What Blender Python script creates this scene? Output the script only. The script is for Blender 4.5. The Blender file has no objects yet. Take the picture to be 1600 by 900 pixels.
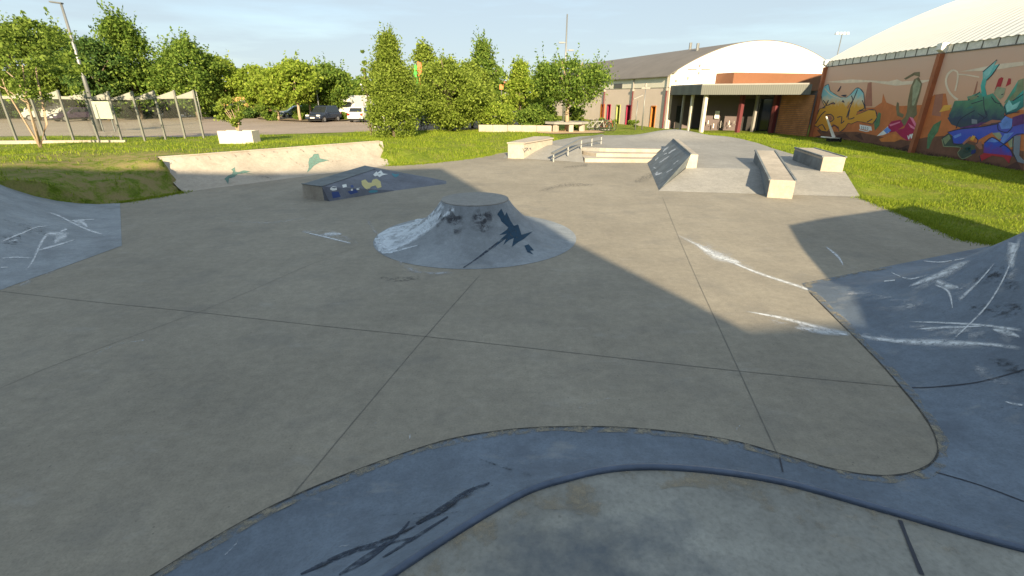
import bpy, bmesh, math, random
import numpy as np
from mathutils import Vector, Matrix
from mathutils.bvhtree import BVHTree

S = bpy.context.scene
COL = S.collection
random.seed(7); RNG = np.random.default_rng(7)
R = math.radians

# ------------------------------------------------------------------ camera
F, PITCH, EYE = 746.0, R(21.9), 3.0
cd = bpy.data.cameras.new('camera'); cam = bpy.data.objects.new('camera', cd); COL.objects.link(cam)
cam.location = (0, 0, EYE); cam.rotation_euler = (math.pi / 2 - PITCH, 0, 0)
cd.sensor_width = 36; cd.lens = 36 * F / 1600; cd.clip_start = 0.05; cd.clip_end = 3000
S.camera = cam

# ------------------------------------------------------------------ sky, sun, exposure
SUN_EL, SHADOW_AZ = 19.0, -4.5           # shadows run this many degrees from +Y (clockwise positive)
W = bpy.data.worlds.new('World'); S.world = W; W.use_nodes = True
nt = W.node_tree; nt.nodes.clear()
def wn(t, **k):
    n = nt.nodes.new(t)
    for a, b in k.items(): setattr(n, a, b)
    return n
sky = wn('ShaderNodeTexSky', sky_type='NISHITA'); sky.sun_disc = False
sky.sun_elevation = R(SUN_EL); sky.sun_rotation = R(180 + SHADOW_AZ)
sky.air_density = 1.0; sky.dust_density = 0.6; sky.ozone_density = 1.6
tc = wn('ShaderNodeTexCoord'); mp = wn('ShaderNodeMapping'); mp.inputs['Scale'].default_value = (1.2, 1.2, 9)
nz = wn('ShaderNodeTexNoise'); nz.inputs['Scale'].default_value = 1.7; nz.inputs['Detail'].default_value = 7
nz.inputs['Roughness'].default_value = 0.55
rp = wn('ShaderNodeValToRGB'); rp.color_ramp.elements[0].position = 0.0; rp.color_ramp.elements[1].position = 0.5
mx = wn('ShaderNodeMix', data_type='RGBA', blend_type='MIX')
ml = wn('ShaderNodeMath', operation='MULTIPLY'); ml.inputs[1].default_value = 0.85
bg = wn('ShaderNodeBackground'); bg.inputs['Strength'].default_value = 0.08
ow = wn('ShaderNodeOutputWorld')
L = nt.links.new
L(tc.outputs['Generated'], mp.inputs[0]); L(mp.outputs[0], nz.inputs['Vector']); L(nz.outputs['Fac'], rp.inputs[0])
L(rp.outputs[0], ml.inputs[0]); L(ml.outputs[0], mx.inputs[0]); L(sky.outputs[0], mx.inputs[6])
mx.inputs[7].default_value = (3.15, 3.75, 4.2, 1); L(mx.outputs[2], bg.inputs[0]); L(bg.outputs[0], ow.inputs[0])

sd = bpy.data.lights.new('sun', 'SUN'); sd.energy = 5.0; sd.angle = R(0.7); sd.color = (1.0, 0.81, 0.53)
sun = bpy.data.objects.new('sun', sd); COL.objects.link(sun)
dv = Vector((math.sin(R(SHADOW_AZ)) * math.cos(R(SUN_EL)), math.cos(R(SHADOW_AZ)) * math.cos(R(SUN_EL)), -math.sin(R(SUN_EL))))
sun.rotation_euler = dv.to_track_quat('-Z', 'Y').to_euler(); sun.location = (0, -30, 30)
vs = S.view_settings; vs.view_transform = 'Standard'; vs.look = 'None'; vs.gamma = 1; vs.use_curve_mapping = False
vs.exposure = 1.24
try: S.cycles.transparent_max_bounces = 24
except Exception: pass

# ------------------------------------------------------------------ survey: angles measured in the photograph, turned into places
CP, SP = math.cos(PITCH), math.sin(PITCH)
def ray(u, v):
    x = (u - 800) / F; y = (450 - v) / F
    return Vector((x, CP + y * SP, -SP + y * CP))
def G(u, v, z=0.0):
    d = ray(u, v); t = (z - EYE) / d.z
    return Vector((d.x * t, d.y * t, z))
def AT(u, v, Y):
    d = ray(u, v); t = Y / d.y
    return Vector((d.x * t, Y, EYE + d.z * t))
def ppm(Y, z=1.0): return F / (Y * CP + (EYE - z) * SP)

# ------------------------------------------------------------------ materials
def M(name):
    m = bpy.data.materials.new(name); m.use_nodes = True; t = m.node_tree; t.nodes.clear()
    o = t.nodes.new('ShaderNodeOutputMaterial'); b = t.nodes.new('ShaderNodeBsdfPrincipled')
    t.links.new(b.outputs[0], o.inputs[0]); return m, t, b, o
def nn(t, ty, **k):
    n = t.nodes.new(ty)
    for a, c in k.items():
        if a in n.inputs: n.inputs[a].default_value = c
        else: setattr(n, a, c)
    return n
def noise(t, vec, scale, detail=6, rough=0.6):
    n = t.nodes.new('ShaderNodeTexNoise'); n.inputs['Scale'].default_value = scale
    n.inputs['Detail'].default_value = detail; n.inputs['Roughness'].default_value = rough
    t.links.new(vec, n.inputs['Vector']); return n.outputs['Fac']
def ramp(t, fac, stops):
    r = t.nodes.new('ShaderNodeValToRGB'); e = r.color_ramp.elements
    e[0].position, e[0].color = stops[0][0], (*stops[0][1], 1); e[1].position, e[1].color = stops[-1][0], (*stops[-1][1], 1)
    for p, c in stops[1:-1]:
        x = e.new(p); x.color = (*c, 1)
    t.links.new(fac, r.inputs[0]); return r.outputs[0]
def mixc(t, fac, a, b, mode='MIX'):
    m = t.nodes.new('ShaderNodeMix'); m.data_type = 'RGBA'; m.blend_type = mode
    for s, x in ((0, fac), (6, a), (7, b)):
        if isinstance(x, (int, float)): m.inputs[s].default_value = x
        elif isinstance(x, tuple): m.inputs[s].default_value = (*x, 1)
        else: t.links.new(x, m.inputs[s])
    return m.outputs[2]
def mul(c, k): return tuple(x * k for x in c)
def pos(t, sc=(1, 1, 1), rz=0):
    g = t.nodes.new('ShaderNodeNewGeometry'); m = t.nodes.new('ShaderNodeMapping')
    m.inputs['Scale'].default_value = sc; m.inputs['Rotation'].default_value = (0, 0, rz)
    t.links.new(g.outputs['Position'], m.inputs[0]); return m.outputs[0]
def bump(t, b, h, s=0.2, d=0.02):
    n = t.nodes.new('ShaderNodeBump'); n.inputs['Strength'].default_value = s; n.inputs['Distance'].default_value = d
    t.links.new(h, n.inputs['Height']); t.links.new(n.outputs[0], b.inputs['Normal'])

def concrete(name, c, var=0.22, stain=None, stain_amt=0.5, blotch=0.4, rough=0.82, light=None, light_amt=.5):
    m, t, b, o = M(name)
    p = pos(t); ps = pos(t, (1, .35, 1), R(25))
    n1 = noise(t, p, blotch, 9, .62); n2 = noise(t, ps, 2.6, 8, .65); n3 = noise(t, p, 46, 4, .7); n4 = noise(t, p, 9, 8, .7)
    base = ramp(t, n1, [(.3, mul(c, 1 - var)), (.5, c), (.72, mul(c, 1 + var))])
    base = mixc(t, ramp(t, n2, [(.35, (0, 0, 0)), (.7, (1, 1, 1))]), base, mixc(t, 1.0, base, mul((1, 1, 1), 1 - var * .75), 'MULTIPLY'))
    base = mixc(t, 1.0, base, ramp(t, n4, [(.3, (.86, .86, .86)), (.7, (1.12, 1.12, 1.12))]), 'MULTIPLY')
    base = mixc(t, 1.0, base, ramp(t, n3, [(.28, (.8, .8, .8)), (.5, (1, 1, 1)), (.75, (1.12, 1.12, 1.12))]), 'MULTIPLY')
    vo_ = t.nodes.new('ShaderNodeTexVoronoi'); vo_.inputs['Scale'].default_value = 5.5; vo_.inputs['Randomness'].default_value = 1; t.links.new(p, vo_.inputs['Vector'])
    base = mixc(t, ramp(t, vo_.outputs['Distance'], [(.035, (.55, .55, .55)), (.06, (0, 0, 0))]), base, mul(c, .35))
    tw = noise(t, pos(t, (.55, 1.3, 1), R(-35)), 3.2, 9, .75)
    base = mixc(t, 1.0, base, ramp(t, tw, [(.32, (.92, .92, .93)), (.68, (1.07, 1.07, 1.06))]), 'MULTIPLY')
    if stain:
        s = noise(t, pos(t, (.8, 1, 1), R(-20)), 1.1, 9, .68)
        f = ramp(t, s, [(.52, (0, 0, 0)), (.66, mul((1, 1, 1), stain_amt))])
        base = mixc(t, f, base, stain)
    if light:
        s = noise(t, pos(t, (.6, 1.3, 1), R(30)), 2.1, 9, .7)
        f = ramp(t, s, [(.58, (0, 0, 0)), (.76, mul((1, 1, 1), light_amt))]); base = mixc(t, f, base, light)
    t.links.new(base, b.inputs['Base Color']); b.inputs['Roughness'].default_value = rough
    b.inputs['Specular IOR Level'].default_value = .3
    bump(t, b, n3, .25, .006); return m
def plain(name, c, rough=.6, var=.12, sc=3.0, metal=0, spec=.4):
    m, t, b, o = M(name)
    n = noise(t, pos(t), sc, 6, .65)
    t.links.new(ramp(t, n, [(.25, mul(c, 1 - var)), (.75, mul(c, 1 + var))]), b.inputs['Base Color'])
    b.inputs['Roughness'].default_value = rough; b.inputs['Metallic'].default_value = metal; b.inputs['Specular IOR Level'].default_value = spec
    return m
def decal(name, c, cover=.5, sc=14, edge=True, streak=True):
    """worn paint or wax rubbed on a surface: ragged coverage from noise, fading to the ribbon's rim (uv)"""
    m, t, b, o = M(name)
    uv = t.nodes.new('ShaderNodeUVMap'); sx = t.nodes.new('ShaderNodeSeparateXYZ'); t.links.new(uv.outputs[0], sx.inputs[0])
    n = noise(t, pos(t), sc, 9, .72)
    fac = ramp(t, n, [(.62 - cover * .4, (0, 0, 0)), (.78 - cover * .3, (1, 1, 1))])
    if edge:
        v = sx.outputs[1]
        a = nn(t, 'ShaderNodeMath', operation='SUBTRACT'); t.links.new(v, a.inputs[0]); a.inputs[1].default_value = .5
        ab = nn(t, 'ShaderNodeMath', operation='ABSOLUTE'); t.links.new(a.outputs[0], ab.inputs[0])
        e = ramp(t, ab.outputs[0], [(.05, (1, 1, 1)), (.5, (0, 0, 0))])
        u = sx.outputs[0]
        e2 = ramp(t, u, [(0, (0, 0, 0)), (.15, (1, 1, 1)), (.85, (1, 1, 1)), (1, (0, 0, 0))])
        fac = mixc(t, 1.0, mixc(t, 1.0, fac, e, 'MULTIPLY'), e2, 'MULTIPLY')
    b.inputs['Base Color'].default_value = (*c, 1); b.inputs['Roughness'].default_value = .8; b.inputs['Specular IOR Level'].default_value = .2
    tr = t.nodes.new('ShaderNodeBsdfTransparent'); mx = t.nodes.new('ShaderNodeMixShader')
    t.links.new(fac, mx.inputs[0]); t.links.new(tr.outputs[0], mx.inputs[1]); t.links.new(b.outputs[0], mx.inputs[2])
    t.links.new(mx.outputs[0], o.inputs[0]); return m
def leaf(name, c, c2, trans=.4):
    if 'blade' not in name: c, c2 = mul(c, 1.15), mul(c2, 1.2)
    m, t, b, o = M(name); t.nodes.remove(b)
    g = t.nodes.new('ShaderNodeNewGeometry')
    col = ramp(t, g.outputs['Random Per Island'], [(0, mul(c, .6)), (.45, c), (1, c2)])
    d = t.nodes.new('ShaderNodeBsdfDiffuse'); tl = t.nodes.new('ShaderNodeBsdfTranslucent'); mx = t.nodes.new('ShaderNodeMixShader')
    t.links.new(col, d.inputs[0]); t.links.new(mixc(t, .5, col, mul(c2, 1.2)), tl.inputs[0]); mx.inputs[0].default_value = trans
    t.links.new(d.outputs[0], mx.inputs[1]); t.links.new(tl.outputs[0], mx.inputs[2]); t.links.new(mx.outputs[0], o.inputs[0]); return m
def glass(name, tint=(.8, .9, .88), a=.25, rough=.05):
    m, t, b, o = M(name)
    b.inputs['Base Color'].default_value = (*tint, 1); b.inputs['Roughness'].default_value = rough
    b = t.nodes.new('ShaderNodeBsdfGlossy'); b.inputs['Roughness'].default_value = rough
    tr = t.nodes.new('ShaderNodeBsdfTransparent'); tr.inputs[0].default_value = (*tint, 1)
    mx = t.nodes.new('ShaderNodeMixShader'); mx.inputs[0].default_value = a
    t.links.new(tr.outputs[0], mx.inputs[1]); t.links.new(b.outputs[0], mx.inputs[2]); t.links.new(mx.outputs[0], o.inputs[0]); return m
def zgrad(name, stops, rough=.7, sc=2.0):
    """sprayed colour fade up a wall: the paint itself changes with height"""
    m, t, b, o = M(name)
    g = t.nodes.new('ShaderNodeNewGeometry'); s = t.nodes.new('ShaderNodeSeparateXYZ'); t.links.new(g.outputs['Position'], s.inputs[0])
    n = noise(t, pos(t), sc, 6, .6)
    a = nn(t, 'ShaderNodeMath', operation='MULTIPLY_ADD'); t.links.new(n, a.inputs[0]); a.inputs[1].default_value = .9
    t.links.new(s.outputs[2], a.inputs[2])
    d = nn(t, 'ShaderNodeMath', operation='DIVIDE'); t.links.new(a.outputs[0], d.inputs[0]); d.inputs[1].default_value = 6.0
    t.links.new(ramp(t, d.outputs[0], [((z + .45) / 6.0, c) for z, c in stops]), b.inputs['Base Color'])
    b.inputs['Roughness'].default_value = rough; b.inputs['Specular IOR Level'].default_value = .25; return m

MT = {}
MT['floor'] = concrete('weathered_concrete', (.295, .268, .218), .15, (.16, .155, .145), .32, .33, light=(.36, .35, .32))
MT['deck'] = concrete('stained_concrete', (.30, .30, .275), .26, (.095, .115, .14), .8, .9, light=(.37, .33, .26), light_amt=.6)
MT['pale'] = concrete('pale_concrete', (.43, .385, .325), .15, (.25, .22, .18), .4, .6)
MT['platform'] = concrete('grey_concrete', (.29, .285, .27), .12, (.2, .2, .19), .3, .4)
MT['blue'] = concrete('blue_painted_concrete', (.15, .19, .245), .22, (.085, .105, .14), .6, .5, rough=.65, light=(.28, .29, .29), light_amt=.75)
MT['blue_grey'] = concrete('worn_blue_concrete', (.27, .30, .33), .2, (.15, .165, .185), .5, .9, rough=.65, light=(.31, .31, .3), light_amt=.7)
MT['violet'] = concrete('dark_blue_concrete', (.15, .165, .205), .25, (.075, .075, .1), .5, .9, rough=.6)
MT['slate'] = concrete('slate_concrete', (.17, .195, .21), .2, (.09, .1, .105), .5, 1.6, light=(.3, .31, .31))
MT['asphalt'] = concrete('dusty_asphalt', (.34, .275, .225), .12, (.26, .22, .18), .5, .2)
MT['deck_joint'] = plain('deep_joint', (.045, .05, .065), .9)
MT['joint'] = plain('dark_joint', (.165, .155, .135), .9, .3, 5)
MT['steel'] = plain('galvanised_steel', (.24, .25, .25), .45, .1, 5, .5)
MT['coping'] = plain('painted_coping', (.09, .12, .18), .4, .3, 9, .3)
MT['white'] = plain('white_paint', (.78, .77, .73), .5, .05)
MT['wax'] = decal('white_wax', (.66, .69, .72), .8, 13)
MT['wax_thin'] = decal('thin_white_wax', (.6, .64, .68), .3, 22)
MT['wax_wide'] = decal('scuffed_white_paint', (.62, .68, .74), .8, 9)
MT['dark_scuff'] = decal('dark_rubber_scuff', (.05, .055, .065), .35, 12)
MT['smudge'] = decal('dark_rubber_smudge', (.075, .08, .095), .45, 5)
MT['soft_stain'] = decal('soft_dark_stain', (.10, .10, .10), .25, 1.6)
MT['dark_ink'] = decal('dark_blue_scuff', (.045, .06, .09), .7, 12, edge=False)
MT['teal_splat'] = decal('teal_splat_paint', (.028, .065, .11), .95, 10, edge=False)
MT['green_splat'] = decal('green_splat_paint', (.13, .23, .2), .9, 14, edge=False)
MT['dirt'] = plain('bare_soil', (.22, .17, .11), .95, .25, 6)
MT['sand'] = plain('sand', (.5, .36, .22), .95, .15, 6)
MT['bark'] = plain('bark', (.16, .125, .09), .95, .3, 8)
MT['bark_pale'] = plain('pale_bark', (.36, .27, .19), .95, .2, 8)
MT['black'] = plain('black_rubber', (.02, .02, .022), .7)
MT['dark_glass'] = plain('dark_glass', (.02, .025, .03), .06, .1, 1, 0, .6)
MT['glass'] = glass('clear_glass')

# grass: blades and soil
def grass_mat():
    m, t, b, o = M('meadow')
    p = pos(t)
    n1 = noise(t, p, .25, 6, .6); n2 = noise(t, p, 2.2, 8, .7); n3 = noise(t, p, 22, 5, .75)
    c = ramp(t, n2, [(.3, (.10, .155, .016)), (.5, (.18, .245, .025)), (.72, (.27, .29, .05))])
    c = mixc(t, 1.0, c, ramp(t, n3, [(.28, (.35, .4, .3)), (.55, (1, 1, 1)), (.8, (1.45, 1.4, 1.3))]), 'MULTIPLY')
    c = mixc(t, ramp(t, noise(t, p, .7, 8, .7), [(.48, (0, 0, 0)), (.72, (.75, .75, .75))]), c, (.27, .235, .09))
    # worn earth on the mound between the left bank and the long quarter pipe
    s = t.nodes.new('ShaderNodeVectorMath'); s.operation = 'DISTANCE'; s.inputs[1].default_value = (-13.4, 16.2, .7)
    g = t.nodes.new('ShaderNodeNewGeometry'); t.links.new(g.outputs['Position'], s.inputs[0])
    f = ramp(t, nn(t, 'ShaderNodeMath', operation='MULTIPLY').outputs[0], [(.3, (1, 1, 1)), (1, (0, 0, 0))])
    mm = [x for x in t.nodes if x.type == 'MATH'][-1]; t.links.new(s.outputs['Value'], mm.inputs[0]); mm.inputs[1].default_value = .17
    f2 = ramp(t, n2, [(.41, (0, 0, 0)), (.56, (.75, .75, .75))])
    c = mixc(t, mixc(t, 1.0, f, f2, 'MULTIPLY'), c, (.3, .225, .125))
    t.links.new(c, b.inputs['Base Color']); b.inputs['Roughness'].default_value = .95; b.inputs['Specular IOR Level'].default_value = .1
    bump(t, b, n3, .8, .06); return m
MT['grass'] = grass_mat()
MT['blade'] = leaf('grass_blade', (.18, .265, .025), (.33, .37, .055), .4)
LF = {
    'olive': leaf('olive_leaves', (.115, .175, .03), (.215, .28, .06)),
    'mid': leaf('green_leaves', (.10, .17, .032), (.21, .28, .055)),
    'dark': leaf('dark_leaves', (.055, .11, .03), (.13, .19, .045), .3),
    'bright': leaf('bright_leaves', (.17, .25, .032), (.32, .38, .07)),
    'yellow': leaf('yellow_green_leaves', (.15, .21, .032), (.27, .335, .07)),
}

# ------------------------------------------------------------------ mesh helpers
def link(name, me, mat=None, parent=None):
    o = bpy.data.objects.new(name, me); COL.objects.link(o)
    if mat: me.materials.append(mat)
    if parent: o.parent = parent
    return o
def wloc(p):
    v = Vector((0, 0, 0))
    while p: v = v + p.location; p = p.parent
    return v
SURF = {}
def build(name, verts, faces, mat, parent=None, smooth=False, key=None, uv=None):
    me = bpy.data.meshes.new(name); off = wloc(parent)
    used = sorted({i for f in faces for i in f})
    if len(used) < len(verts):
        mp_ = {a: b for b, a in enumerate(used)}; verts = [verts[i] for i in used]; faces = [tuple(mp_[i] for i in f) for f in faces]
        if uv: uv = [uv[i] for i in used]
    me.from_pydata([tuple(Vector(v) - off) for v in verts], [], faces); me.update()
    if smooth:
        for p in me.polygons: p.use_smooth = True
    if uv:
        l = me.uv_layers.new(name='UVMap')
        for lp in me.loops: l.data[lp.index].uv = uv[lp.vertex_index]
    if key: SURF.setdefault(key, []).append(BVHTree.FromPolygons([tuple(v) for v in verts], faces))
    return link(name, me, mat, parent)
class MB:
    def __init__(s): s.v = []; s.f = []
    def add(s, v, f):
        n = len(s.v); s.v += [Vector(x) for x in v]; s.f += [tuple(i + n for i in q) for q in f]; return s
    def box(s, c, sz, rz=0, rot=None):
        m = rot or Matrix.Rotation(rz, 3, 'Z'); c = Vector(c); hx, hy, hz = [k / 2 for k in sz]
        v = [c + m @ Vector((x * hx, y * hy, z * hz)) for x in (-1, 1) for y in (-1, 1) for z in (-1, 1)]
        return s.add(v, [(0, 1, 3, 2), (4, 6, 7, 5), (0, 4, 5, 1), (2, 3, 7, 6), (0, 2, 6, 4), (1, 5, 7, 3)])
    def bar(s, a, b, w, h, up=(0, 0, 1)):
        a, b = Vector(a), Vector(b); d = (b - a).normalized(); u = Vector(up)
        if abs(d.dot(u)) > .98: u = Vector((0, 1, 0))
        x = d.cross(u).normalized(); y = x.cross(d)
        m = Matrix((d, x, y)).transposed()
        return s.box((a + b) / 2, ((b - a).length, w, h), rot=m)
    def tube(s, pts, rad, n=8, cap=True):
        pts = [Vector(p) for p in pts]; rad = rad if isinstance(rad, (list, tuple)) else [rad] * len(pts)
        vs, fs = [], []
        for i, p in enumerate(pts):
            d = (pts[min(i + 1, len(pts) - 1)] - pts[max(i - 1, 0)]).normalized()
            u = Vector((0, 0, 1)) if abs(d.z) < .95 else Vector((1, 0, 0))
            x = d.cross(u).normalized(); y = x.cross(d)
            for k in range(n):
                a = 2 * math.pi * k / n; vs.append(p + (x * math.cos(a) + y * math.sin(a)) * rad[i])
        for i in range(len(pts) - 1):
            for k in range(n): fs.append((i * n + k, i * n + (k + 1) % n, (i + 1) * n + (k + 1) % n, (i + 1) * n + k))
        if cap: fs.append(tuple(range(n))[::-1]); fs.append(tuple(range((len(pts) - 1) * n, len(pts) * n)))
        return s.add(vs, fs)
    def prism(s, poly, z0, z1):
        """vertical prism over a plan polygon; z0, z1 numbers or lists"""
        n = len(poly); a = z0 if isinstance(z0, (list, tuple)) else [z0] * n; b = z1 if isinstance(z1, (list, tuple)) else [z1] * n
        v = [(p[0], p[1], a[i]) for i, p in enumerate(poly)] + [(p[0], p[1], b[i]) for i, p in enumerate(poly)]
        f = [(i, (i + 1) % n, n + (i + 1) % n, n + i) for i in range(n)] + [tuple(range(n))[::-1], tuple(range(n, 2 * n))]
        return s.add(v, f)
    def extr(s, poly, d):
        """3-D polygon pushed along d"""
        d = Vector(d); n = len(poly); v = [Vector(p) for p in poly]; v += [p + d for p in v]
        return s.add(v, [tuple(range(n)), tuple(range(n, 2 * n))[::-1]] + [(i, n + i, n + (i + 1) % n, (i + 1) % n) for i in range(n)])
    def lathe(s, c, prof, n=48, cap=False):
        vs, fs = [], []
        for r, z in prof:
            for k in range(n):
                a = 2 * math.pi * k / n; vs.append((c[0] + r * math.cos(a), c[1] + r * math.sin(a), c[2] + z))
        for i in range(len(prof) - 1):
            for k in range(n): fs.append((i * n + k, i * n + (k + 1) % n, (i + 1) * n + (k + 1) % n, (i + 1) * n + k))
        if cap: fs.append(tuple(range((len(prof) - 1) * n, len(prof) * n)))
        return s.add(vs, fs)
    def ring(s, c, r, rad, axis, n=20, m=6):
        ax = Vector(axis).normalized(); u = ax.orthogonal().normalized(); w = ax.cross(u); c = Vector(c)
        vs, fs = [], []
        for i in range(n):
            a = 2 * math.pi * i / n; e = u * math.cos(a) + w * math.sin(a)
            for k in range(m):
                b = 2 * math.pi * k / m; vs.append(c + e * (r + rad * math.cos(b)) + ax * rad * math.sin(b))
        for i in range(n):
            for k in range(m): fs.append((i * m + k, i * m + (k + 1) % m, ((i + 1) % n) * m + (k + 1) % m, ((i + 1) % n) * m + k))
        return s.add(vs, fs)
    def build(s, name, mat, parent=None, smooth=False, key=None, bevel=0):
        o = build(name, s.v, s.f, mat, parent, smooth, key)
        if bevel:
            b = o.modifiers.new('bevel', 'BEVEL'); b.width = bevel; b.segments = 2; b.limit_method = 'ANGLE'; b.angle_limit = R(35)
        return o
def tag(o, label, cat, group=None):
    o['label'] = label; o['category'] = cat
    if group: o['group'] = group
    return o
def thing(name, label, cat, loc, group=None):
    o = bpy.data.objects.new(name, None); COL.objects.link(o); o.location = Vector(loc); o.empty_display_size = .3
    return tag(o, label, cat, group)
def struct(o): o['kind'] = 'structure'; return o
def dup(root, loc, rz=0.0, sc=1.0, label=None):
    r = root.copy(); COL.objects.link(r); r.location = loc; r.rotation_euler = (0, 0, rz)
    r.scale = (sc, sc, sc) if isinstance(sc, (int, float)) else sc
    if label: r['label'] = label
    for ch in list(root.children):
        c = ch.copy(); COL.objects.link(c); c.parent = r
        for g in list(ch.children):
            d = g.copy(); COL.objects.link(d); d.parent = c
    return r

def cast(key, u, v):
    best = None; d = ray(u, v).normalized()
    for b in SURF[key]:
        h = b.ray_cast(Vector((0, 0, EYE)), d)
        if h[0] is not None and (best is None or h[3] < best[3]): best = h
    if best is None: return None
    n = best[1]
    if n.dot(d) > 0: n = -n
    return best[0], n
def catmull(pts, step=4.0):
    out = []
    P = [Vector(p) for p in pts]
    for i in range(len(P) - 1):
        a, b = P[max(i - 1, 0)], P[i]; c, d = P[i + 1], P[min(i + 2, len(P) - 1)]
        n = max(2, int((c - b).length / step))
        for k in range(n):
            t = k / n
            out.append(.5 * ((2 * b) + (c - a) * t + (2 * a - 5 * b + 4 * c - d) * t * t + (3 * b - a - 3 * c + d) * t ** 3))
    out.append(P[-1]); return out
LAY = [0]
def stroke(key, pts, w, mat, name, parent=None, lift=.004):
    """paint or wax drawn along a path on a built surface; w = width measured in the photo (start..end list or number)"""
    P = catmull([(p[0], p[1]) for p in pts]); n = len(P); vs, fs, uv = [], [], []
    ws = w if isinstance(w, (list, tuple)) else [w, w]
    LAY[0] += 1; lf = lift + (LAY[0] % 7) * .0006
    ok = 0
    for i, p in enumerate(P):
        d = (P[min(i + 1, n - 1)] - P[max(i - 1, 0)]); d = d.normalized() if d.length else Vector((1, 0)); q = Vector((-d.y, d.x))
        t = i / (n - 1); k = t * (len(ws) - 1); a = int(min(k, len(ws) - 2)); wd = ws[a] + (ws[a + 1] - ws[a]) * (k - a)
        row = []
        for s in (-.5, 0, .5):
            x = p + q * wd * s; h = cast(key, x.x, x.y)
            if h is None: break
            row.append(h[0] + h[1] * lf)
        if len(row) < 3:
            ok = 0; continue
        vs += row; uv += [(t, 0), (t, .5), (t, 1)]
        if ok:
            b = len(vs) - 6
            if (vs[b + 1] - vs[b + 4]).length < 2.0: fs += [(b, b + 1, b + 4, b + 3), (b + 1, b + 2, b + 5, b + 4)]
        ok = 1
    if fs: return build(name, vs, fs, mat, parent, uv=uv)
def patch(key, pts, mat, name, parent=None, lift=.004, res=9.0):
    """a painted shape with a traced outline laid on a built surface"""
    bm = bmesh.new(); f = bm.faces.new([bm.verts.new((p[0], p[1], 0)) for p in pts]); f.normal_update()
    bmesh.ops.triangulate(bm, faces=bm.faces[:])
    for _ in range(5):
        es = [e for e in bm.edges if e.calc_length() > res]
        if not es: break
        bmesh.ops.subdivide_edges(bm, edges=es, cuts=1); bmesh.ops.triangulate(bm, faces=bm.faces[:])
    LAY[0] += 1; lf = lift + (LAY[0] % 7) * .0006
    vs = []; good = []
    for v in bm.verts:
        h = cast(key, v.co.x, v.co.y); good.append(h is not None)
        vs.append(h[0] + h[1] * lf if h else Vector())
    bm.verts.index_update(); fs = [tuple(v.index for v in q.verts) for q in bm.faces]
    fs = [q for q in fs if all(good[i] for i in q)]
    uv = [(.5, .5)] * len(vs); bm.free()
    if fs: return build(name, vs, fs, mat, parent, uv=uv)
def line3(pts, w, mat, name, parent=None):
    """a saw-cut joint: thin ribbon of constant width w along 3-D points with normals"""
    vs, fs = [], []
    for i, (p, n) in enumerate(pts):
        d = pts[min(i + 1, len(pts) - 1)][0] - pts[max(i - 1, 0)][0]; x = d.cross(n).normalized() * w * (.5 + .25 * random.random())
        vs += [p - x + n * .004, p + x + n * .004]
        if i: fs.append((2 * i - 2, 2 * i - 1, 2 * i + 1, 2 * i))
    return build(name, vs, fs, mat, parent)
def joint(key, px, w=.008, name='expansion_joint', parent=None, mat=None):
    pts = []
    for p in catmull(px, 12):
        h = cast(key, p.x, p.y)
        if h: pts.append(h)
    o = line3(pts, w, mat or MT['joint'], name, parent)
    if parent is None: struct(o)
    return o

# ------------------------------------------------------------------ ground heights
CTRL = [(11.5, 15, 0), (10.9, 13, 0), (10.4, 11, 0), (10.2, 9.9, 0), (12.5, 12, .02), (13.2, 17, .2), (15, 14, .1), (17, 10, .1), (21, 19.6, .1), (22.2, 27, .08),
        (23.6, 38.8, .0), (19, 30, .2), (20, 35, .15), (13.6, 25.5, .47), (13, 21, .42), (12.3, 17.6, .42), (14.3, 33, .48), (17, 36, .3), (18, 41, .05), (12.8, 36, .45), (9, 35.2, .46), (6.3, 35.2, .46), (14.5, 29.5, .47),
        (16, 48, 0), (10, 55, 0), (3, 45, .15), (12, 42, .1), (3, 31, .45), (1, 33, .35), (-2, 27.5, 0), (-.6, 28.3, .03), (-3.2, 24.6, 0), (-4.3, 23.6, 0), (-5.4, 23.1, .02), (-4.2, 27, .3), (-1, 35, .3), (-8, 34, .35), (-3, 42, .25), (3, 41, .3),
        (-12.5, 17.5, .97), (-10.1, 20.6, .95), (-7, 24.0, .92), (-13.6, 19.3, 1.0), (-11, 22.6, .98), (-8.2, 25.6, .9), (-5.9, 24.9, .55), (-5.2, 24.1, .2), (-10, 29, .6), (-14, 24.6, .75),
        (-11.9, 14.5, .0), (-11.1, 16.0, .0), (-13.4, 12.6, .92), (-12.7, 15.2, .55), (-14, 14.4, .85), (-15.5, 12, 1.15), (-15.5, 15.5, 1.05), (-17, 18, 1.05), (-20, 12, 1.2), (-22, 22, .75), (-26, 26, .7), (-18, 29.3, .7), (-30, 20, .8), (-22, 32, .4),
        (-20, 40, .3), (-40, 40, .3), (-30, 55, .3), (-10, 50, .3), (-5, 60, .3), (-60, 60, .3), (-18, 3, .9), (-25, 0, 1), (15, 5, .05), (20, 10, .1), (20, -5, 0), (0, -20, 0), (-20, -20, .5), (35, 30, .1), (40, 60, 0), (0, 80, .3), (-50, 90, .3), (60, 0, 0), (-60, 20, .6),
        (0, 20, 0), (0, 10, 0), (-6, 10, 0), (6, 10, 0), (-8, 15, 0), (0, 0, 0), (8, 15, 0), (-400, 300, .3), (400, 300, .3), (0, 600, .3), (0, -400, 0)]
CT = np.array(CTRL)
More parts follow.
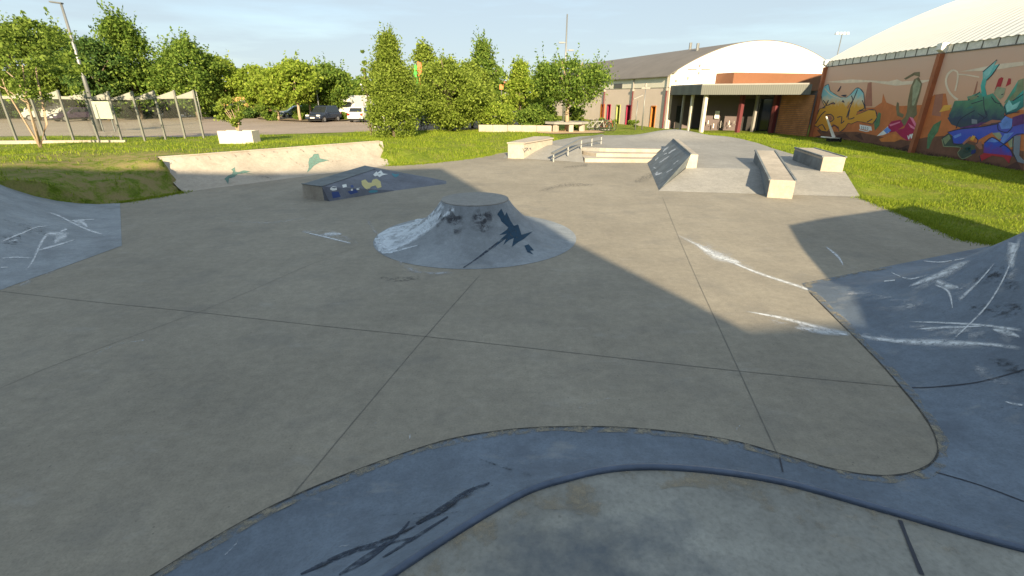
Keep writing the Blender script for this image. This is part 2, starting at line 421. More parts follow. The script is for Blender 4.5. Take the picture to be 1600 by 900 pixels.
def hz(x, y):
    x = np.asarray(x, float); y = np.asarray(y, float); sh = x.shape; x = x.ravel(); y = y.ravel(); out = np.empty_like(x)
    for a in range(0, len(x), 20000):
        d2 = (x[a:a + 20000, None] - CT[None, :, 0]) ** 2 + (y[a:a + 20000, None] - CT[None, :, 1]) ** 2 + .02
        w = d2 ** -1.6; out[a:a + 20000] = (w * CT[None, :, 2]).sum(1) / w.sum(1)
    out = out.reshape(sh); x = x.reshape(sh); y = y.reshape(sh); d = np.full(sh, 9.0)
    for ch in EDGES:                                                       # meet the concrete flush along its kerbless edges
        for (ax, ay), (bx, by) in zip(ch, ch[1:]):
            near = (np.abs(x - ax) < 5) & (np.abs(y - ay) < 5)
            t = np.clip(((x - ax) * (bx - ax) + (y - ay) * (by - ay)) / ((bx - ax) ** 2 + (by - ay) ** 2), 0, 1)
            d = np.minimum(d, np.where(near, np.hypot(x - ax - t * (bx - ax), y - ay - t * (by - ay)), 9))
    k = np.clip((d + .02) / 1.1, 0, 1)
    return out * k * k * (3 - 2 * k) - .004 * (1 - k)
EDGES = [[(11.16, 15.26), (10.95, 14.1), (10.78, 13.25), (10.6, 12.5), (10.45, 11.6), (10.25, 10.9), (10.15, 10.35), (10.6, 9.9), (13, 9.2)], [(-11.85, 14.35), (-11.45, 15.1), (-11.0, 16.1)], [(-5.79, 22.67), (-4.9, 23.0), (-4.27, 23.34), (-3.17, 24.31), (-2.4, 25.2), (-1.7, 26.19), (-1.0, 27.4)]]
def h1(x, y): return float(hz(np.array([x]), np.array([y]))[0])
def inside(x, y, poly):
    x = np.asarray(x); y = np.asarray(y); r = np.zeros(x.shape, bool); n = len(poly); j = n - 1
    for i in range(n):
        xi, yi = poly[i][0], poly[i][1]; xj, yj = poly[j][0], poly[j][1]
        if yi != yj: r ^= ((yi > y) != (yj > y)) & (x < (xj - xi) * (y - yi) / (yj - yi) + xi)
        j = i
    return r
def smooth_closed(px, z=0.0): return [(G(*p, z).x, G(*p, z).y) for p in px]

# plan outlines (metres)
QF0, QF1 = Vector((-11.0, 16.1, 0)), Vector((-5.8, 22.7, 0))               # long quarter pipe: foot
QL0, QL1 = Vector((-12.55, 17.45, .97)), Vector((-6.55, 24.55, .93))       # its lip
LA, LC, LD = Vector((-8.42, 9.9, 0)), Vector((-11.85, 14.35, 0)), Vector((-13.6, 12.7, .95))  # left bank
FLOOR = [(-11.85, 14.35), (-11.45, 15.1), (-11.0, 16.1), (-10.2, 18.0), (-7.5, 21.8), (-5.79, 22.67), (-4.9, 23.0), (-4.27, 23.34), (-3.17, 24.31), (-2.4, 25.2), (-1.7, 26.19), (-1.0, 27.4), (-.3, 28.4),
         (1.0, 28.6), (6, 28), (11.3, 17.2), (11.16, 15.26), (10.95, 14.1), (10.78, 13.25), (10.6, 12.5), (10.45, 11.6), (10.25, 10.9), (10.15, 10.35), (10.6, 9.9), (13, 9.2), (16, 6), (16, -6), (-22, -6), (-22, 6), (-15, 8), (-13.0, 11.5)]
PLAT = [(11.9, 17.4), (12.45, 20.6), (12.95, 22.5), (13.45, 25.5), (14.1, 28.5), (14.35, 31), (14.2, 33.4), (13.6, 34.6), (12.91, 35.17), (11, 35.0), (8.8, 34.4), (6.4, 34.4), (4.5, 33.4), (2.82, 30.6), (1.9, 28.8), (1.4, 27.6), (2.4, 26.9), (3.55, 26.05),
        (4.8, 25.55), (7.6, 25.35), (7.9, 25.2), (6.6, 18.4)]
LOT = [(-75, 33), (-48, 34), (-33, 33.5), (-26, 33.2), (-21.5, 34.4), (-18, 35.8), (-14, 38), (-11, 40.5), (-8.5, 42.2), (-4.5, 43.5), (-2, 46), (2, 48), (2.2, 100), (-110, 100), (-110, 34)]
QPOLY = [QF0, QF1, QL1 + Vector((-.25, .3, 0)), QL0 + Vector((-.25, .3, 0))]
SANDP = [(2.0, 39.0), (3.2, 37.4), (5.0, 36.6), (6.3, 36.9), (7.2, 38.5), (7.4, 42.5), (4.5, 44), (2.2, 42)]

def sheet(name, poly, zf, mat, res=1.0, parent=None, key=None, smooth=True):
    bm = bmesh.new(); bm.faces.new([bm.verts.new((p[0], p[1], 0)) for p in poly]).normal_update()
    xs = [p[0] for p in poly]; ys = [p[1] for p in poly]
    for ax, (a, b) in enumerate(((min(xs), max(xs)), (min(ys), max(ys)))):
        k = a + res
        while k < b:
            c = (k, 0, 0) if ax == 0 else (0, k, 0); n = (1, 0, 0) if ax == 0 else (0, 1, 0)
            bmesh.ops.bisect_plane(bm, geom=bm.verts[:] + bm.edges[:] + bm.faces[:], plane_co=c, plane_no=n); k += res
    bm.verts.index_update()
    X = np.array([v.co.x for v in bm.verts]); Y = np.array([v.co.y for v in bm.verts]); Z = zf(X, Y)
    fs = []
    for f in bm.faces:
        q = [v.index for v in f.verts]
        fs.append(tuple(q if f.normal.z > 0 else q[::-1]))
    vs = [(X[i], Y[i], Z[i]) for i in range(len(X))]; bm.free()
    return build(name, vs, fs, mat, parent, smooth, key)

def axis(lo, hi, fine, coarse):
    a = [lo]
    while a[-1] < hi:
        x = a[-1]; s = fine if -24 < x < 42 else min(coarse, fine + .12 * max(-24 - x, x - 42)); a.append(x + max(s, fine))
    return np.array(a)
gx = axis(-900, 900, .3, 60); gy = axis(-300, 1200, .3, 60)
GX, GY = np.meshgrid(gx, gy); GZ = hz(GX, GY)
GZ += .02 * np.sin(GX * 1.3 + GY * .7) * np.cos(GY * 1.1 - GX * .4)
GZ[inside(GX, GY, LOT)] -= .16
k_ = inside(GX, GY, [QF0, QF1, QL1 + Vector((-.1, .12, 0)), QL0 + Vector((-.1, .12, 0))]); GZ[k_] = np.minimum(GZ[k_], -.2)
for poly in (FLOOR, PLAT):
    k_ = inside(GX, GY, poly); GZ[k_] = np.minimum(GZ[k_] - .16, -.12)
LBANKP = [(-8.3, 9.9), (-11.75, 14.3), (-13.6, 12.6), (-17.5, 9.5), (-16, 2), (-8.6, 2)]
GZ[inside(GX, GY, LBANKP)] -= 1.0
nyx = GX.shape
gv = np.stack([GX, GY, GZ], -1).reshape(-1, 3); ii = np.arange(nyx[0] * nyx[1]).reshape(nyx)
gf = np.stack([ii[:-1, :-1], ii[:-1, 1:], ii[1:, 1:], ii[1:, :-1]], -1).reshape(-1, 4)
me = bpy.data.meshes.new('ground'); me.from_pydata(gv.tolist(), [], gf.tolist()); me.update()
for p in me.polygons: p.use_smooth = True
ground = struct(link('ground', me, MT['grass']))

# concrete floor of the skatepark, 12 cm slab
floor = struct(sheet('skate_floor', FLOOR, lambda x, y: 0 * x, MT['floor'], 2.0, key='floor', smooth=False))
SURF['park'] = list(SURF['floor'])
lot = struct(sheet('parking_lot', LOT, lambda x, y: hz(x, y) + .0, MT['asphalt'], 3.0))
struct(sheet('sand_patch', SANDP, lambda x, y: hz(x, y) + .05, MT['sand'], .6))

# ------------------------------------------------------------------ the near bowl: quarter pipe wrapping the platform the camera stands on
PAIRS = [((-3.75, -1.5), (-1.75, -1.7)), ((-3.55, 0), (-1.5, -.55)), ((-3.1, 1.3), (-1.1, .35)), ((-2.39, 2.3), (-.78, .88)), ((-1.76, 2.95), (-.46, 1.22)), ((-.78, 3.55), (0, 1.59)), ((-.1, 3.76), (.26, 1.71)), ((.56, 3.82), (.52, 1.775)), ((1.24, 3.79), (.84, 1.77)), ((1.99, 3.64), (1.22, 1.69)), ((2.42, 3.44), (1.6, 1.52)), ((2.78, 3.25), (1.99, 1.34)),
         ((3.16, 3.17), (2.7, 1.08)), ((3.52, 3.24), (3.5, .95)), ((3.82, 3.42), (4.4, 1.12)), ((4.03, 3.7), (5.1, 1.55)), ((4.18, 4.05), (5.7, 2.2)), ((4.3, 4.45), (6.15, 2.9)), ((4.47, 5.1), (6.6, 3.9)), ((4.71, 6.3), (7.02, 4.95)), ((4.9, 7.25), (7.29, 5.65)), ((5.0, 7.66), (7.4, 5.95))]
FARP = [((5.0, 7.66), (7.4, 5.95)), ((6.84, 8.44), (8.6, 6.62)), ((10.1, 9.80), (10.4, 7.4)), ((11.6, 10.4), (12.2, 8.2))]
def pairs(P, n):
    f = [Vector(p[0]) for p in P]; l = [Vector(p[1]) for p in P]; out = []
    for a in range(len(P) - 1):
        for k in range(n):
            t = k / n
            def cm(q):
                q0, q1, q2, q3 = q[max(a - 1, 0)], q[a], q[a + 1], q[min(a + 2, len(P) - 1)]
                return .5 * ((2 * q1) + (q2 - q0) * t + (2 * q0 - 5 * q1 + 4 * q2 - q3) * t * t + (3 * q1 - q0 - 3 * q2 + q3) * t ** 3)
            out.append((cm(f), cm(l)))
    out.append((f[-1], l[-1])); return out
near_ = pairs(PAIRS, 7); far_ = pairs(FARP, 12)
FL = near_ + far_[1:]; ci = len(near_) - 1
FC = [a for a, _ in FL]; nF = len(FC)
MIT = [(b - a) for a, b in FL]
NS = 22; bv, bf = [], []
def sstep(x): x = max(0, min(1, x)); return x * x * (3 - 2 * x)
for i, (a, b) in enumerate(FL):
    t = 1 if i >= ci else sstep((b.x - 4.6) / 2.2) if b.x > 4 else 0
    h = 1.36 + .62 * t; pw = 2.5 - .62 * t
    for k in range(NS + 1):
        u = k / NS; q = a.lerp(b, u); bv.append((q.x, q.y, h * u ** pw + .004))
for k in range(3, NS + 1):                                                 # round the hip a little
    for _ in range(max(0, k - 3)):
        row = [Vector(bv[i * (NS + 1) + k]) for i in range(ci - 16, min(nF, ci + 17))]
        for j in range(1, len(row) - 1): bv[(ci - 16 + j) * (NS + 1) + k] = tuple((row[j - 1] + row[j] * 2 + row[j + 1]) / 4)
lipP = [Vector(bv[i * (NS + 1) + NS]) for i in range(nF)]
for i in range(nF - 1):
    for k in range(NS):
        a = i * (NS + 1) + k; bf.append((a, a + NS + 1, a + NS + 2, a + 1))
bowl = thing('bowl_corner', 'blue painted bowl corner curving round the near concrete deck', 'skate ramp', (2, 2, 0))
build('transition', bv, bf, MT['blue'], bowl, True, 'bowl'); SURF['park'] += SURF['bowl']
MT['worn_edge'] = decal('worn_paint_edge', (.3, .27, .21), .45, 7, edge=False)
ev, ef = [], []
for j, i in enumerate(range(4, ci + 14)):
    if i >= nF: break
    w_ = .03 + .03 * math.sin(i * .7) * math.sin(i * .23); ev += [Vector(bv[i * (NS + 1)]) + Vector((0, 0, .004)), Vector(bv[i * (NS + 1)]).lerp(Vector(bv[i * (NS + 1) + 2]), .3 + abs(w_) * 4) + Vector((0, 0, .004))]
    if j: ef.append((2 * j - 2, 2 * j, 2 * j + 1, 2 * j - 1))
build('worn_edge', ev, ef, MT['worn_edge'], bowl, uv=[(.5, .5)] * len(ev))
MT['deck_edge'] = decal('sandy_deck_edge', (.34, .295, .22), .3, 4, edge=False)
ev, ef = [], []
for j, i in enumerate(range(4, ci - 60)):
    n_ = MIT[i].normalized(); p = lipP[i] + Vector((n_.x, n_.y, 0)) * .02; w_ = .16 + .07 * math.sin(i * .31)
    ev += [p + Vector((0, 0, .004)), p + Vector((n_.x, n_.y, 0)) * w_ + Vector((0, 0, .004))]
    if j: ef.append((2 * j - 2, 2 * j, 2 * j + 1, 2 * j - 1))
build('sandy_edge', ev, ef, MT['deck_edge'], bowl, uv=[(.5, .5)] * len(ev))
# deck behind the lip (fan of strips going back to y=-4)
# triangulated deck: polygon of lip points + back corners
bm = bmesh.new()
pts = [(p.x, p.y) for p in lipP if p.y > -4] + [(12.2, -4), (-1.75, -4)]
# drop crossings: keep lip order with min spacing
keep = [pts[0]]
for p in pts[1:]:
    if (Vector(p) - Vector(keep[-1])).length > .05: keep.append(p)
fce = bm.faces.new([bm.verts.new((p[0], p[1], 0)) for p in keep]); fce.normal_update(); bmesh.ops.triangulate(bm, faces=[fce])
for _ in range(4):
    es = [e for e in bm.edges if e.calc_length() > .6]
    bmesh.ops.subdivide_edges(bm, edges=es, cuts=1); bmesh.ops.triangulate(bm, faces=bm.faces[:])
LP = np.array([(p.x, p.y, p.z) for p in lipP])
def dz(x, y):
    d2 = (LP[:, 0] - x) ** 2 + (LP[:, 1] - y) ** 2 + 1e-4; w = d2 ** -2; return float((w * LP[:, 2]).sum() / w.sum())
bm.verts.index_update()
dv_ = [(v.co.x, v.co.y, dz(v.co.x, v.co.y)) for v in bm.verts]
df_ = []
for f in bm.faces:
    q = [v.index for v in f.verts]; df_.append(tuple(q if f.normal.z > 0 else q[::-1]))
bm.free()
build('deck', dv_, df_, MT['deck'], bowl, False, 'deck')
MB().tube([p + Vector((0, 0, .005)) for p in lipP[:ci + 1]], .017, 8).build('coping', MT['coping'], bowl, True)
SURF['park'] += SURF['deck']
# seam where the blue curve meets the floor
line3([(Vector((p.x, p.y, .004)), Vector((0, 0, 1))) for p in FC[:ci - 6]], .013, plain('dark_seam', (.05, .05, .05), .9), 'seam', bowl)

# ------------------------------------------------------------------ left bank (hip)
def left_bank():
    t = thing('hip_bank', 'blue painted hip bank with white wax streaks beside the worn grass mound', 'skate ramp', (-10, 9, 0))
    A, C = Vector((LA.x, LA.y)), Vector((LC.x, LC.y)); B = Vector((-8.75, 2.0))
    d1 = (C - A).normalized(); n1 = Vector((-d1.y, d1.x));  d2 = (B - A).normalized(); n2 = Vector((d2.y, -d2.x))
    poly = [(A.x, A.y), (C.x, C.y), (LD.x, LD.y), (-16.5, 10.4), (-17, 2), (B.x, B.y)]
    def zf(x, y):
        a = (x - A.x) * n1.x + (y - A.y) * n1.y; b = (x - A.x) * n2.x + (y - A.y) * n2.y
        k = .35; d = np.minimum(np.abs(a), np.abs(b)) ; hh = np.clip(.5 + .5 * (np.abs(b) - np.abs(a)) / k, 0, 1)
        d = np.abs(b) * (1 - hh) + np.abs(a) * hh - k * hh * (1 - hh)
        d = np.clip(d, 0, 3.1); return 3.7 - np.sqrt(np.maximum(3.7 ** 2 - d * d, .1)) + .005
    o = sheet('bank_face', poly, zf, MT['blue_grey'], .3, t, 'lbank'); SURF['park'] += SURF['lbank']
    return t
lb = left_bank()

# ------------------------------------------------------------------ long quarter pipe at the back left
def long_qp():
    t = thing('quarter_pipe', 'long pale concrete quarter pipe with teal paint splats below the lawn', 'skate ramp', (-9, 20, 0))
    vs, fs = [], []; NI, NK = 40, 14
    for i in range(NI + 1):
        f = QF0.lerp(QF1, i / NI); l = QL0.lerp(QL1, i / NI); l.z += .012 * math.sin(i * .9)
        for k in range(NK + 1):
            s = k / NK; q = f.lerp(l, s); h = l.z; run = 1.95; r = (run * run + h * h) / (2 * h); x = s * run
            q.z = r - math.sqrt(r * r - x * x) + .004; vs.append(q)
        vs.append(l + Vector((-.24, .2, .01))); vs.append(l + Vector((-.24, .2, -.5)))
    n = NK + 3
    for i in range(NI):
        for k in range(n - 1): fs.append((i * n + k, (i + 1) * n + k, (i + 1) * n + k + 1, i * n + k + 1))
    build('curved_face', vs, fs, MT['pale'], t, True, 'lqp'); SURF['park'] += SURF['lqp']
    e = []
    for k in range(NK + 2): e.append(vs[NI * n + k])
    e.append(vs[NI * n + NK + 1] + Vector((0, 0, -1.0)))
    MB().extr([p + Vector((.01, 0, 0)) for p in e], (.12, .1, 0)).build('end_wall', MT['pale'], t)
    MB().tube([QL0 + Vector((0, 0, .01)), QL1 + Vector((0, 0, .01))], .03, 6).build('coping', MT['pale'], t)
    return t
lq = long_qp()

# ------------------------------------------------------------------ volcano
VC = (-.83, 10.7, 0); VR, VT, VH = 2.3, .74, .86
def volcano():
    t = thing('volcano_ramp', 'round blue grey volcano ramp with flat top and white scuffed flank', 'skate ramp', VC)
    d = VR - VT; r = (d * d + VH * VH) / (2 * VH); prof = []
    for k in range(21):
        x = d * k / 20; z = r - math.sqrt(r * r - x * x); prof.append((VR - x, z + .005))
    m = MB().lathe(VC, prof, 96); m.build('flank', MT['blue_grey'], t, True, 'volc')
    m2 = MB().lathe(VC, [(VT + .012, VH - .05), (VT + .014, VH + .004), (VT - .012, VH + .012), (VT - .02, VH + .010), (.001, VH + .010)], 64); m2.build('top_plate', MT['platform'], t, False, 'volctop')
    SURF['park'] += SURF['volc']
    return t
vo = volcano()

# ------------------------------------------------------------------ low wedge box with graffiti
def wedge():
    P = dict(A=Vector((-6.62, 14.95, .43)), B=Vector((-5.78, 19.2, .47)), C=Vector((-5.15, 18.3, .46)), D=Vector((-5.62, 14.35, .42)))
    g = dict(a=Vector((-6.75, 15.2, 0)), d=Vector((-5.60, 14.72, 0)), m=Vector((-4.0, 16.4, 0)), t=Vector((-2.42, 17.75, 0)), q=Vector((-2.5, 18.4, 0)), b=Vector((-5.9, 19.9, 0)))
    P['T'] = Vector((-2.95, 18.2, .13))
    d2 = Vector((-5.36, 14.40, 0))
    P['D'] = Vector((-5.82, 14.72, .43)); P['A'] = Vector((-6.62, 15.2, .43)); g['a'] = Vector((-6.66, 15.26, 0)); g['d'] = Vector((-5.82, 14.75, 0)); d2 = Vector((-5.60, 14.60, 0))
    t = thing('wedge_box', 'low blue grey wedge box with yellow and white graffiti on its sloping side', 'skate ramp', (-5, 16.5, 0))
    m = MB(); V = [P['A'], P['B'], P['C'], P['D'], P['T'], g['d'], d2, g['m'], g['t'], g['q'], g['b'], g['a']]
    m.add(V, [(3, 2, 1, 0)]); m.build('top_surface', MT['slate'], t, key='wtop')
    m = MB(); m.add(V, [(3, 6, 7), (3, 7, 2), (2, 7, 8), (2, 8, 4), (4, 8, 9), (1, 2, 4), (1, 4, 9), (1, 9, 10), (3, 5, 6)]); m.build('sloping_side', MT['violet'], t, key='wedge')
    m = MB(); m.add(V, [(0, 11, 5, 3), (0, 1, 10, 11)]); m.build('end_face', MT['pale'], t)
    m = MB(); m.bar(P['A'] + Vector((0, 0, .006)), P['D'] + Vector((0, 0, .006)), .05, .02); m.bar(P['D'] + Vector((0, 0, .006)), P['C'] + Vector((0, 0, .006)), .04, .015)
    m.build('edge_angle', MT['slate'], t)
    return t
wd = wedge()

# ------------------------------------------------------------------ raised street section: platform, bank, stairs, hubbas, rail, ledges
street = thing('raised_platform', 'raised concrete street platform with front bank and rounded hump at its back', 'skate platform', (8, 24, 0))
def platz(x, y):
    z = .5 + 0 * x
    hump = .52 * np.exp(-(((x - 10.4) / 2.2) ** 2 + ((y - 32.2) / 1.5) ** 2))
    return z + hump
sheet('platform_top', PLAT, platz, MT['platform'], .5, street, 'plat'); SURF['park'] += SURF['plat']
m = MB()
for a, b in zip(PLAT, PLAT[1:] + PLAT[:1]): m.add([(a[0], a[1], .5), (b[0], b[1], .5), (b[0], b[1], -.1), (a[0], a[1], -.1)], [(0, 1, 2, 3)])
m.build('platform_side', MT['platform'], street)
m = MB(); m.add([(4.97, 16.3, .004), (11.16, 15.28, .004), (11.9, 17.4, .504), (6.6, 18.4, .504)], [(0, 1, 2, 3)])
m.add([(11.16, 15.28, .004), (11.9, 17.4, .504), (11.95, 17.2, -.1), (11.2, 15.2, -.1)], [(0, 1, 2, 3)])
m.build('front_bank', MT['platform'], street, key='bank'); SURF['park'] += SURF['bank']
# side bank under the rail
m = MB(); m.add([(.62, 25.36, .004), (3.5, 23.85, .004), (3.6, 25.95, .504), (2.4, 26.9, .504), (1.35, 27.6, .504), (.75, 26.6, .3)], [(0, 1, 2, 3, 4, 5)])
m.add([(-.5, 25.5, .003), (.1, 25.46, .003), (1.4, 27.6, .503), (.6, 28.2, .3), (-.2, 27.8, .05)], [(0, 1, 2, 3, 4)])
m.build('side_bank', MT['platform'], street)
def stairs():
    t = thing('stair_set', 'pale concrete three step stair between the kinked rail and the dark hubba', 'stairs', (5.5, 24.5, 0))
    lines = [[(3.55, 23.95), (6.95, 23.75)], [(4.24, 24.72), (7.3, 24.42)], [(3.55, 26.2), (4.82, 25.5), (7.7, 25.05)]]
    z = [.17, .335, .5]; back = [(7.75, 25.5), (3.6, 26.3)]
    for i, (ln, zz) in enumerate(zip(lines, z)):
        poly = ln + [(7.8, 25.35), (4.85, 25.75), (3.6, 26.35)] if i < 2 else ln + [(7.75, 25.42), (4.8, 25.8), (3.6, 26.45)]
        if i == 1: poly = [(3.72, 25.75)] + ln + [(7.8, 25.35), (4.85, 25.72), (3.65, 26.38)]
        MB().prism(poly, -.02, zz + .003 * (3 - i)).build('step', MT['pale'], t, bevel=.015)
    return t
stairs()
def hubba():
    t = thing('slanted_hubba', 'dark slanted hubba wall scratched white on the right of the stair', 'skate ledge', (6.5, 20, 0))
    n0, n1 = Vector((6.66, 18.35, .98)), Vector((8.16, 25.3, .98)); w = Vector((.26, -.05, 0))
    f0, f1 = Vector((5.03, 16.4, .006)), Vector((6.5, 23.5, .006))
    b0 = Vector((6.52, 18.32, .5))
    m = MB(); m.add([f0, n0, n1, f1, b0], [(0, 4, 1), (0, 1, 2), (0, 2, 3)]); m.build('slanted_face', MT['slate'], t, key='hub'); SURF['park'] += SURF['hub']
    m = MB(); e0 = n0 + w; e1 = n1 + w
    m.add([n0, e0, e1, n1, Vector((e0.x, e0.y, .45)), Vector((b0.x, b0.y, .45)), Vector((e1.x, e1.y, .45)), f1 + Vector((.5, .2, .3))],
          [(0, 1, 2, 3), (1, 0, 5, 4), (1, 4, 6, 2), (2, 6, 7, 3)]); m.build('back_wall', MT['white_conc'] if 'white_conc' in MT else MT['pale'], t)
    MB().bar(n0 + Vector((.02, 0, .012)), n1 + Vector((.02, 0, .012)), .05, .03).build('edge_angle', MT['slate'], t)
    return t
hb = hubba()
def left_ledge():
    t = thing('hubba_ledge', 'white concrete hubba ledge left of the kinked rail', 'skate ledge', (.5, 26, 0))
    m = MB(); poly = [(-.22, 25.5), (.60, 25.36), (2.25, 27.6), (2.1, 28.6), (1.3, 28.6)]
    m.prism(poly, -.02, [.74, .74, .8, .8, .8]); m.build('ledge_body', MT['pale'], t, key='lhub', bevel=.02)
    m = MB(); m.prism([(-.27, 25.44), (.64, 25.29), (2.32, 27.56), (2.1, 28.64), (1.25, 28.64)], [.742] * 2 + [.802] * 3, [.80] * 2 + [.86] * 3); m.build('coping_slab', MT['pale'], t, bevel=.01)
    return t
lh = left_ledge()
def rail():
    t = thing('kinked_rail', 'kinked flat steel grind rail beside the stair', 'grind rail', (3.5, 25.5, 0))
    lo = Vector((1.95, 23.95, .42)); k = Vector((3.52, 25.5, .97)); up = Vector((5.05, 27.95, .97))
    m = MB(); m.bar(lo, k, .16, .08); m.bar(k, up, .16, .08); m.build('grind_bar', MT['steel'], t)
    dz_ = Vector((0, 0, -.27)); m = MB(); m.bar(lo + dz_ + Vector((0, 0, .05)), k + dz_, .06, .05); m.bar(k + dz_, up + dz_, .06, .05); m.build('lower_bar', MT['steel'], t)
    for s, (a, b, f) in enumerate(((lo, k, .05), (lo, k, .55), (k, up, .03), (k, up, .5), (k, up, .96))):
        p = a.lerp(b, f); zb = [0, .22, .49, .5, .5][s]
        MB().bar((p.x, p.y, zb), (p.x, p.y, p.z - .03), .06, .06).build('post', MT['steel'], t)
    return t
rail()
def ledge(name, label, c0, c1, w, z0a, z0b, z1a, z1b, side_mat):
    a, b = Vector((*c0, 0)), Vector((*c1, 0)); d = (b - a).normalized(); x = Vector((d.y, -d.x, 0)) * w
    t = thing(name, label, 'skate ledge', a)
    poly = [a, a + x, b + x, b]
    m = MB(); m.prism([(p.x, p.y) for p in poly], [z0a, z0a, z0b, z0b], [z1a, z1a, z1b, z1b]); m.build('concrete_body', MT['pale'], t, bevel=.015, key=label[:9])
    up = Vector((0, 0, 1))
    m = MB()
    e = [a + up * z1a, b + up * z1b]; off = Vector((-d.y, d.x, 0)) * .006
    m.add([a + off + up * (z0a + .01), b + off + up * (z0b + .01), b + off + up * (z1b - .1), a + off + up * (z1a - .1)], [(0, 1, 2, 3)])
    m.build('slate_side', side_mat, t)  # darker bluish sheet laid over the ledge's left face only
    m = MB(); m.bar(a + up * (z1a - .0) + off, b + up * (z1b) + off, .07, .05); m.bar(a + x + up * z1a, b + x + up * z1b, .06, .05); m.build('edge_angle', MT['slate'], t)
    return t
ledge('grind_ledge', 'sloping concrete ledge running up the front bank with bluish painted side', (8.13, 15.22), (9.95, 20.2), .72, -.02, .4, .56, .95, MT['slate'])
ledge('grind_ledge', 'short flat concrete ledge at the lawn edge with white front end', (11.08, 17.5), (11.86, 20.75), .72, .42, .42, 1.0, 1.0, MT['slate'])

# ------------------------------------------------------------------ marks on the skate surfaces
def zz(ox, oy, k): return lambda pts: [(ox + x / k, oy + y / k) for x, y in pts]
joint('floor', [(0, 455), (130, 470), (300, 487), (480, 507), (665, 526), (900, 552), (1155, 580), (1412, 605)])
joint('floor', [(452, 780), (560, 650), (665, 526), (748, 432)])
joint('floor', [(1215, 711), (1155, 580), (1095, 450), (1060, 370), (1035, 308)])
joint('floor', [(0, 607), (100, 565), (330, 480), (470, 420), (560, 385)], .005)
joint('floor', [(187, 384), (187, 318)], .02)
joint('floor', [(1258, 444), (1375, 421), (1440, 407)], .015)
joint('bowl', [(1425, 606), (1460, 605), (1530, 597), (1600, 578)],   .016, 'joint_fold_line', bowl, MT['deck_joint'])
joint('bowl', [(1462, 738), (1530, 758), (1600, 784)],  .012, 'joint_fold_line', bowl, MT['deck_joint'])
joint('bowl', [(1218, 715), (1223, 738)],  .012, 'joint_fold_line', bowl, MT['deck_joint'])
joint('deck', [(1402, 803), (1418, 845), (1440, 899)], .013, 'joint_fold_line', bowl, MT['deck_joint'])
st = lambda k, p, w, m='wax', par=None, nm='wax_streak': stroke(k, p, w, MT[m], nm, par)
for p, w in (([(1058, 367), (1120, 398), (1180, 425), (1255, 450), (1300, 468), (1345, 480)], [3, 7, 5, 5, 6, 9]), ([(1085, 380), (1120, 400), (1160, 412)], [3, 18, 3]), ([(1165, 487), (1220, 497), (1290, 515), (1330, 522)], [2, 6, 8, 5]), ([(1240, 512), (1285, 518), (1330, 524)], [3, 14, 4]),
             ([(475, 363), (510, 371), (550, 381)], [2, 4, 3]), ([(505, 366), (520, 366), (535, 366)], [3, 9, 2]), ([(1290, 385), (1310, 402), (1318, 416)], [2, 6, 2]), ([(0, 451), (12, 444), (30, 438)], [12, 8, 3])):
    st('floor', p, w, 'wax', floor)
for p in ([(140, 560), (180, 540), (240, 530)], [(900, 640), (930, 628), (955, 622)], [(1150, 672), (1153, 668), (1158, 665)], [(430, 860), (425, 870), (432, 885)], [(640, 690), (642, 676), (648, 672)], [(583, 668), (585, 664), (588, 660)], [(350, 345), (420, 348), (480, 340)], [(690, 345), (660, 352)]):
    st('floor', p, [2, 4, 2], 'wax_thin', floor)
for p, w in (([(590, 434), (625, 437), (662, 433)], [4, 12, 3]), ([(840, 300), (880, 290), (930, 289)], [3, 9, 3]), ([(990, 285), (1010, 277), (1035, 270)], [4, 16, 6]), ([(880, 262), (920, 258)], [3, 6]), ([(1290, 440), (1330, 432), (1390, 437)], [3, 8, 3])):
    st('floor', p, w, 'soft_stain' if max(w) > 20 else 'dark_scuff', floor, 'rubber_stain')
for p, w in (([(1335, 524), (1400, 533), (1480, 536), (1540, 538), (1598, 545)], [5, 9, 14, 6, 9]), ([(1420, 503), (1480, 505), (1540, 509), (1598, 517)], [2, 4, 5, 7]), ([(1430, 515), (1480, 512), (1540, 510)], [2, 6, 2]), ([(1596, 368), (1582, 405), (1562, 448), (1535, 487), (1485, 535)], [10, 4, 4, 4, 3]), ([(1555, 411), (1530, 440), (1498, 470)], [2, 4, 9]),
             ([(1420, 448), (1450, 437), (1475, 427), (1500, 415), (1517, 408)], [3, 9, 12, 14, 4]), ([(1462, 438), (1480, 447), (1500, 450)], [10, 13, 4]), ([(1460, 445), (1482, 456), (1489, 484)], [3, 6, 2]), ([(1390, 425), (1420, 436), (1450, 430)], [2, 3, 3]), ([(1380, 440), (1400, 438)], [3, 3]), ([(1550, 515), (1575, 520), (1595, 528)], [3, 12, 3]), ([(1570, 628), (1585, 632), (1600, 634)], [2, 5, 4]), ([(1440, 408), (1470, 410), (1510, 404)], [2, 3, 2]), ([(1592, 350), (1584, 380), (1580, 420)], [16, 22, 10])):
    st('bowl', p, w, 'wax', bowl)
for p, w in (([(1520, 440), (1560, 430), (1590, 455)], [8, 40, 20]), ([(1510, 480), (1560, 485), (1600, 480)], [6, 30, 34]), ([(1540, 560), (1580, 575), (1600, 580)], [5, 24, 24]), ([(490, 893), (560, 858), (620, 838), (660, 815)], [6, 12, 10, 4]), ([(640, 822), (690, 800), (735, 772), (765, 758)], [4, 16, 14, 3]), ([(640, 812), (700, 803), (740, 800)], [2, 4, 2]), ([(590, 806), (650, 803), (700, 798)], [2, 3, 2]), ([(745, 716), (790, 732), (832, 744)], [3, 5, 6])):
    st('bowl', p, w, 'dark_scuff', bowl, 'rubber_scuff')
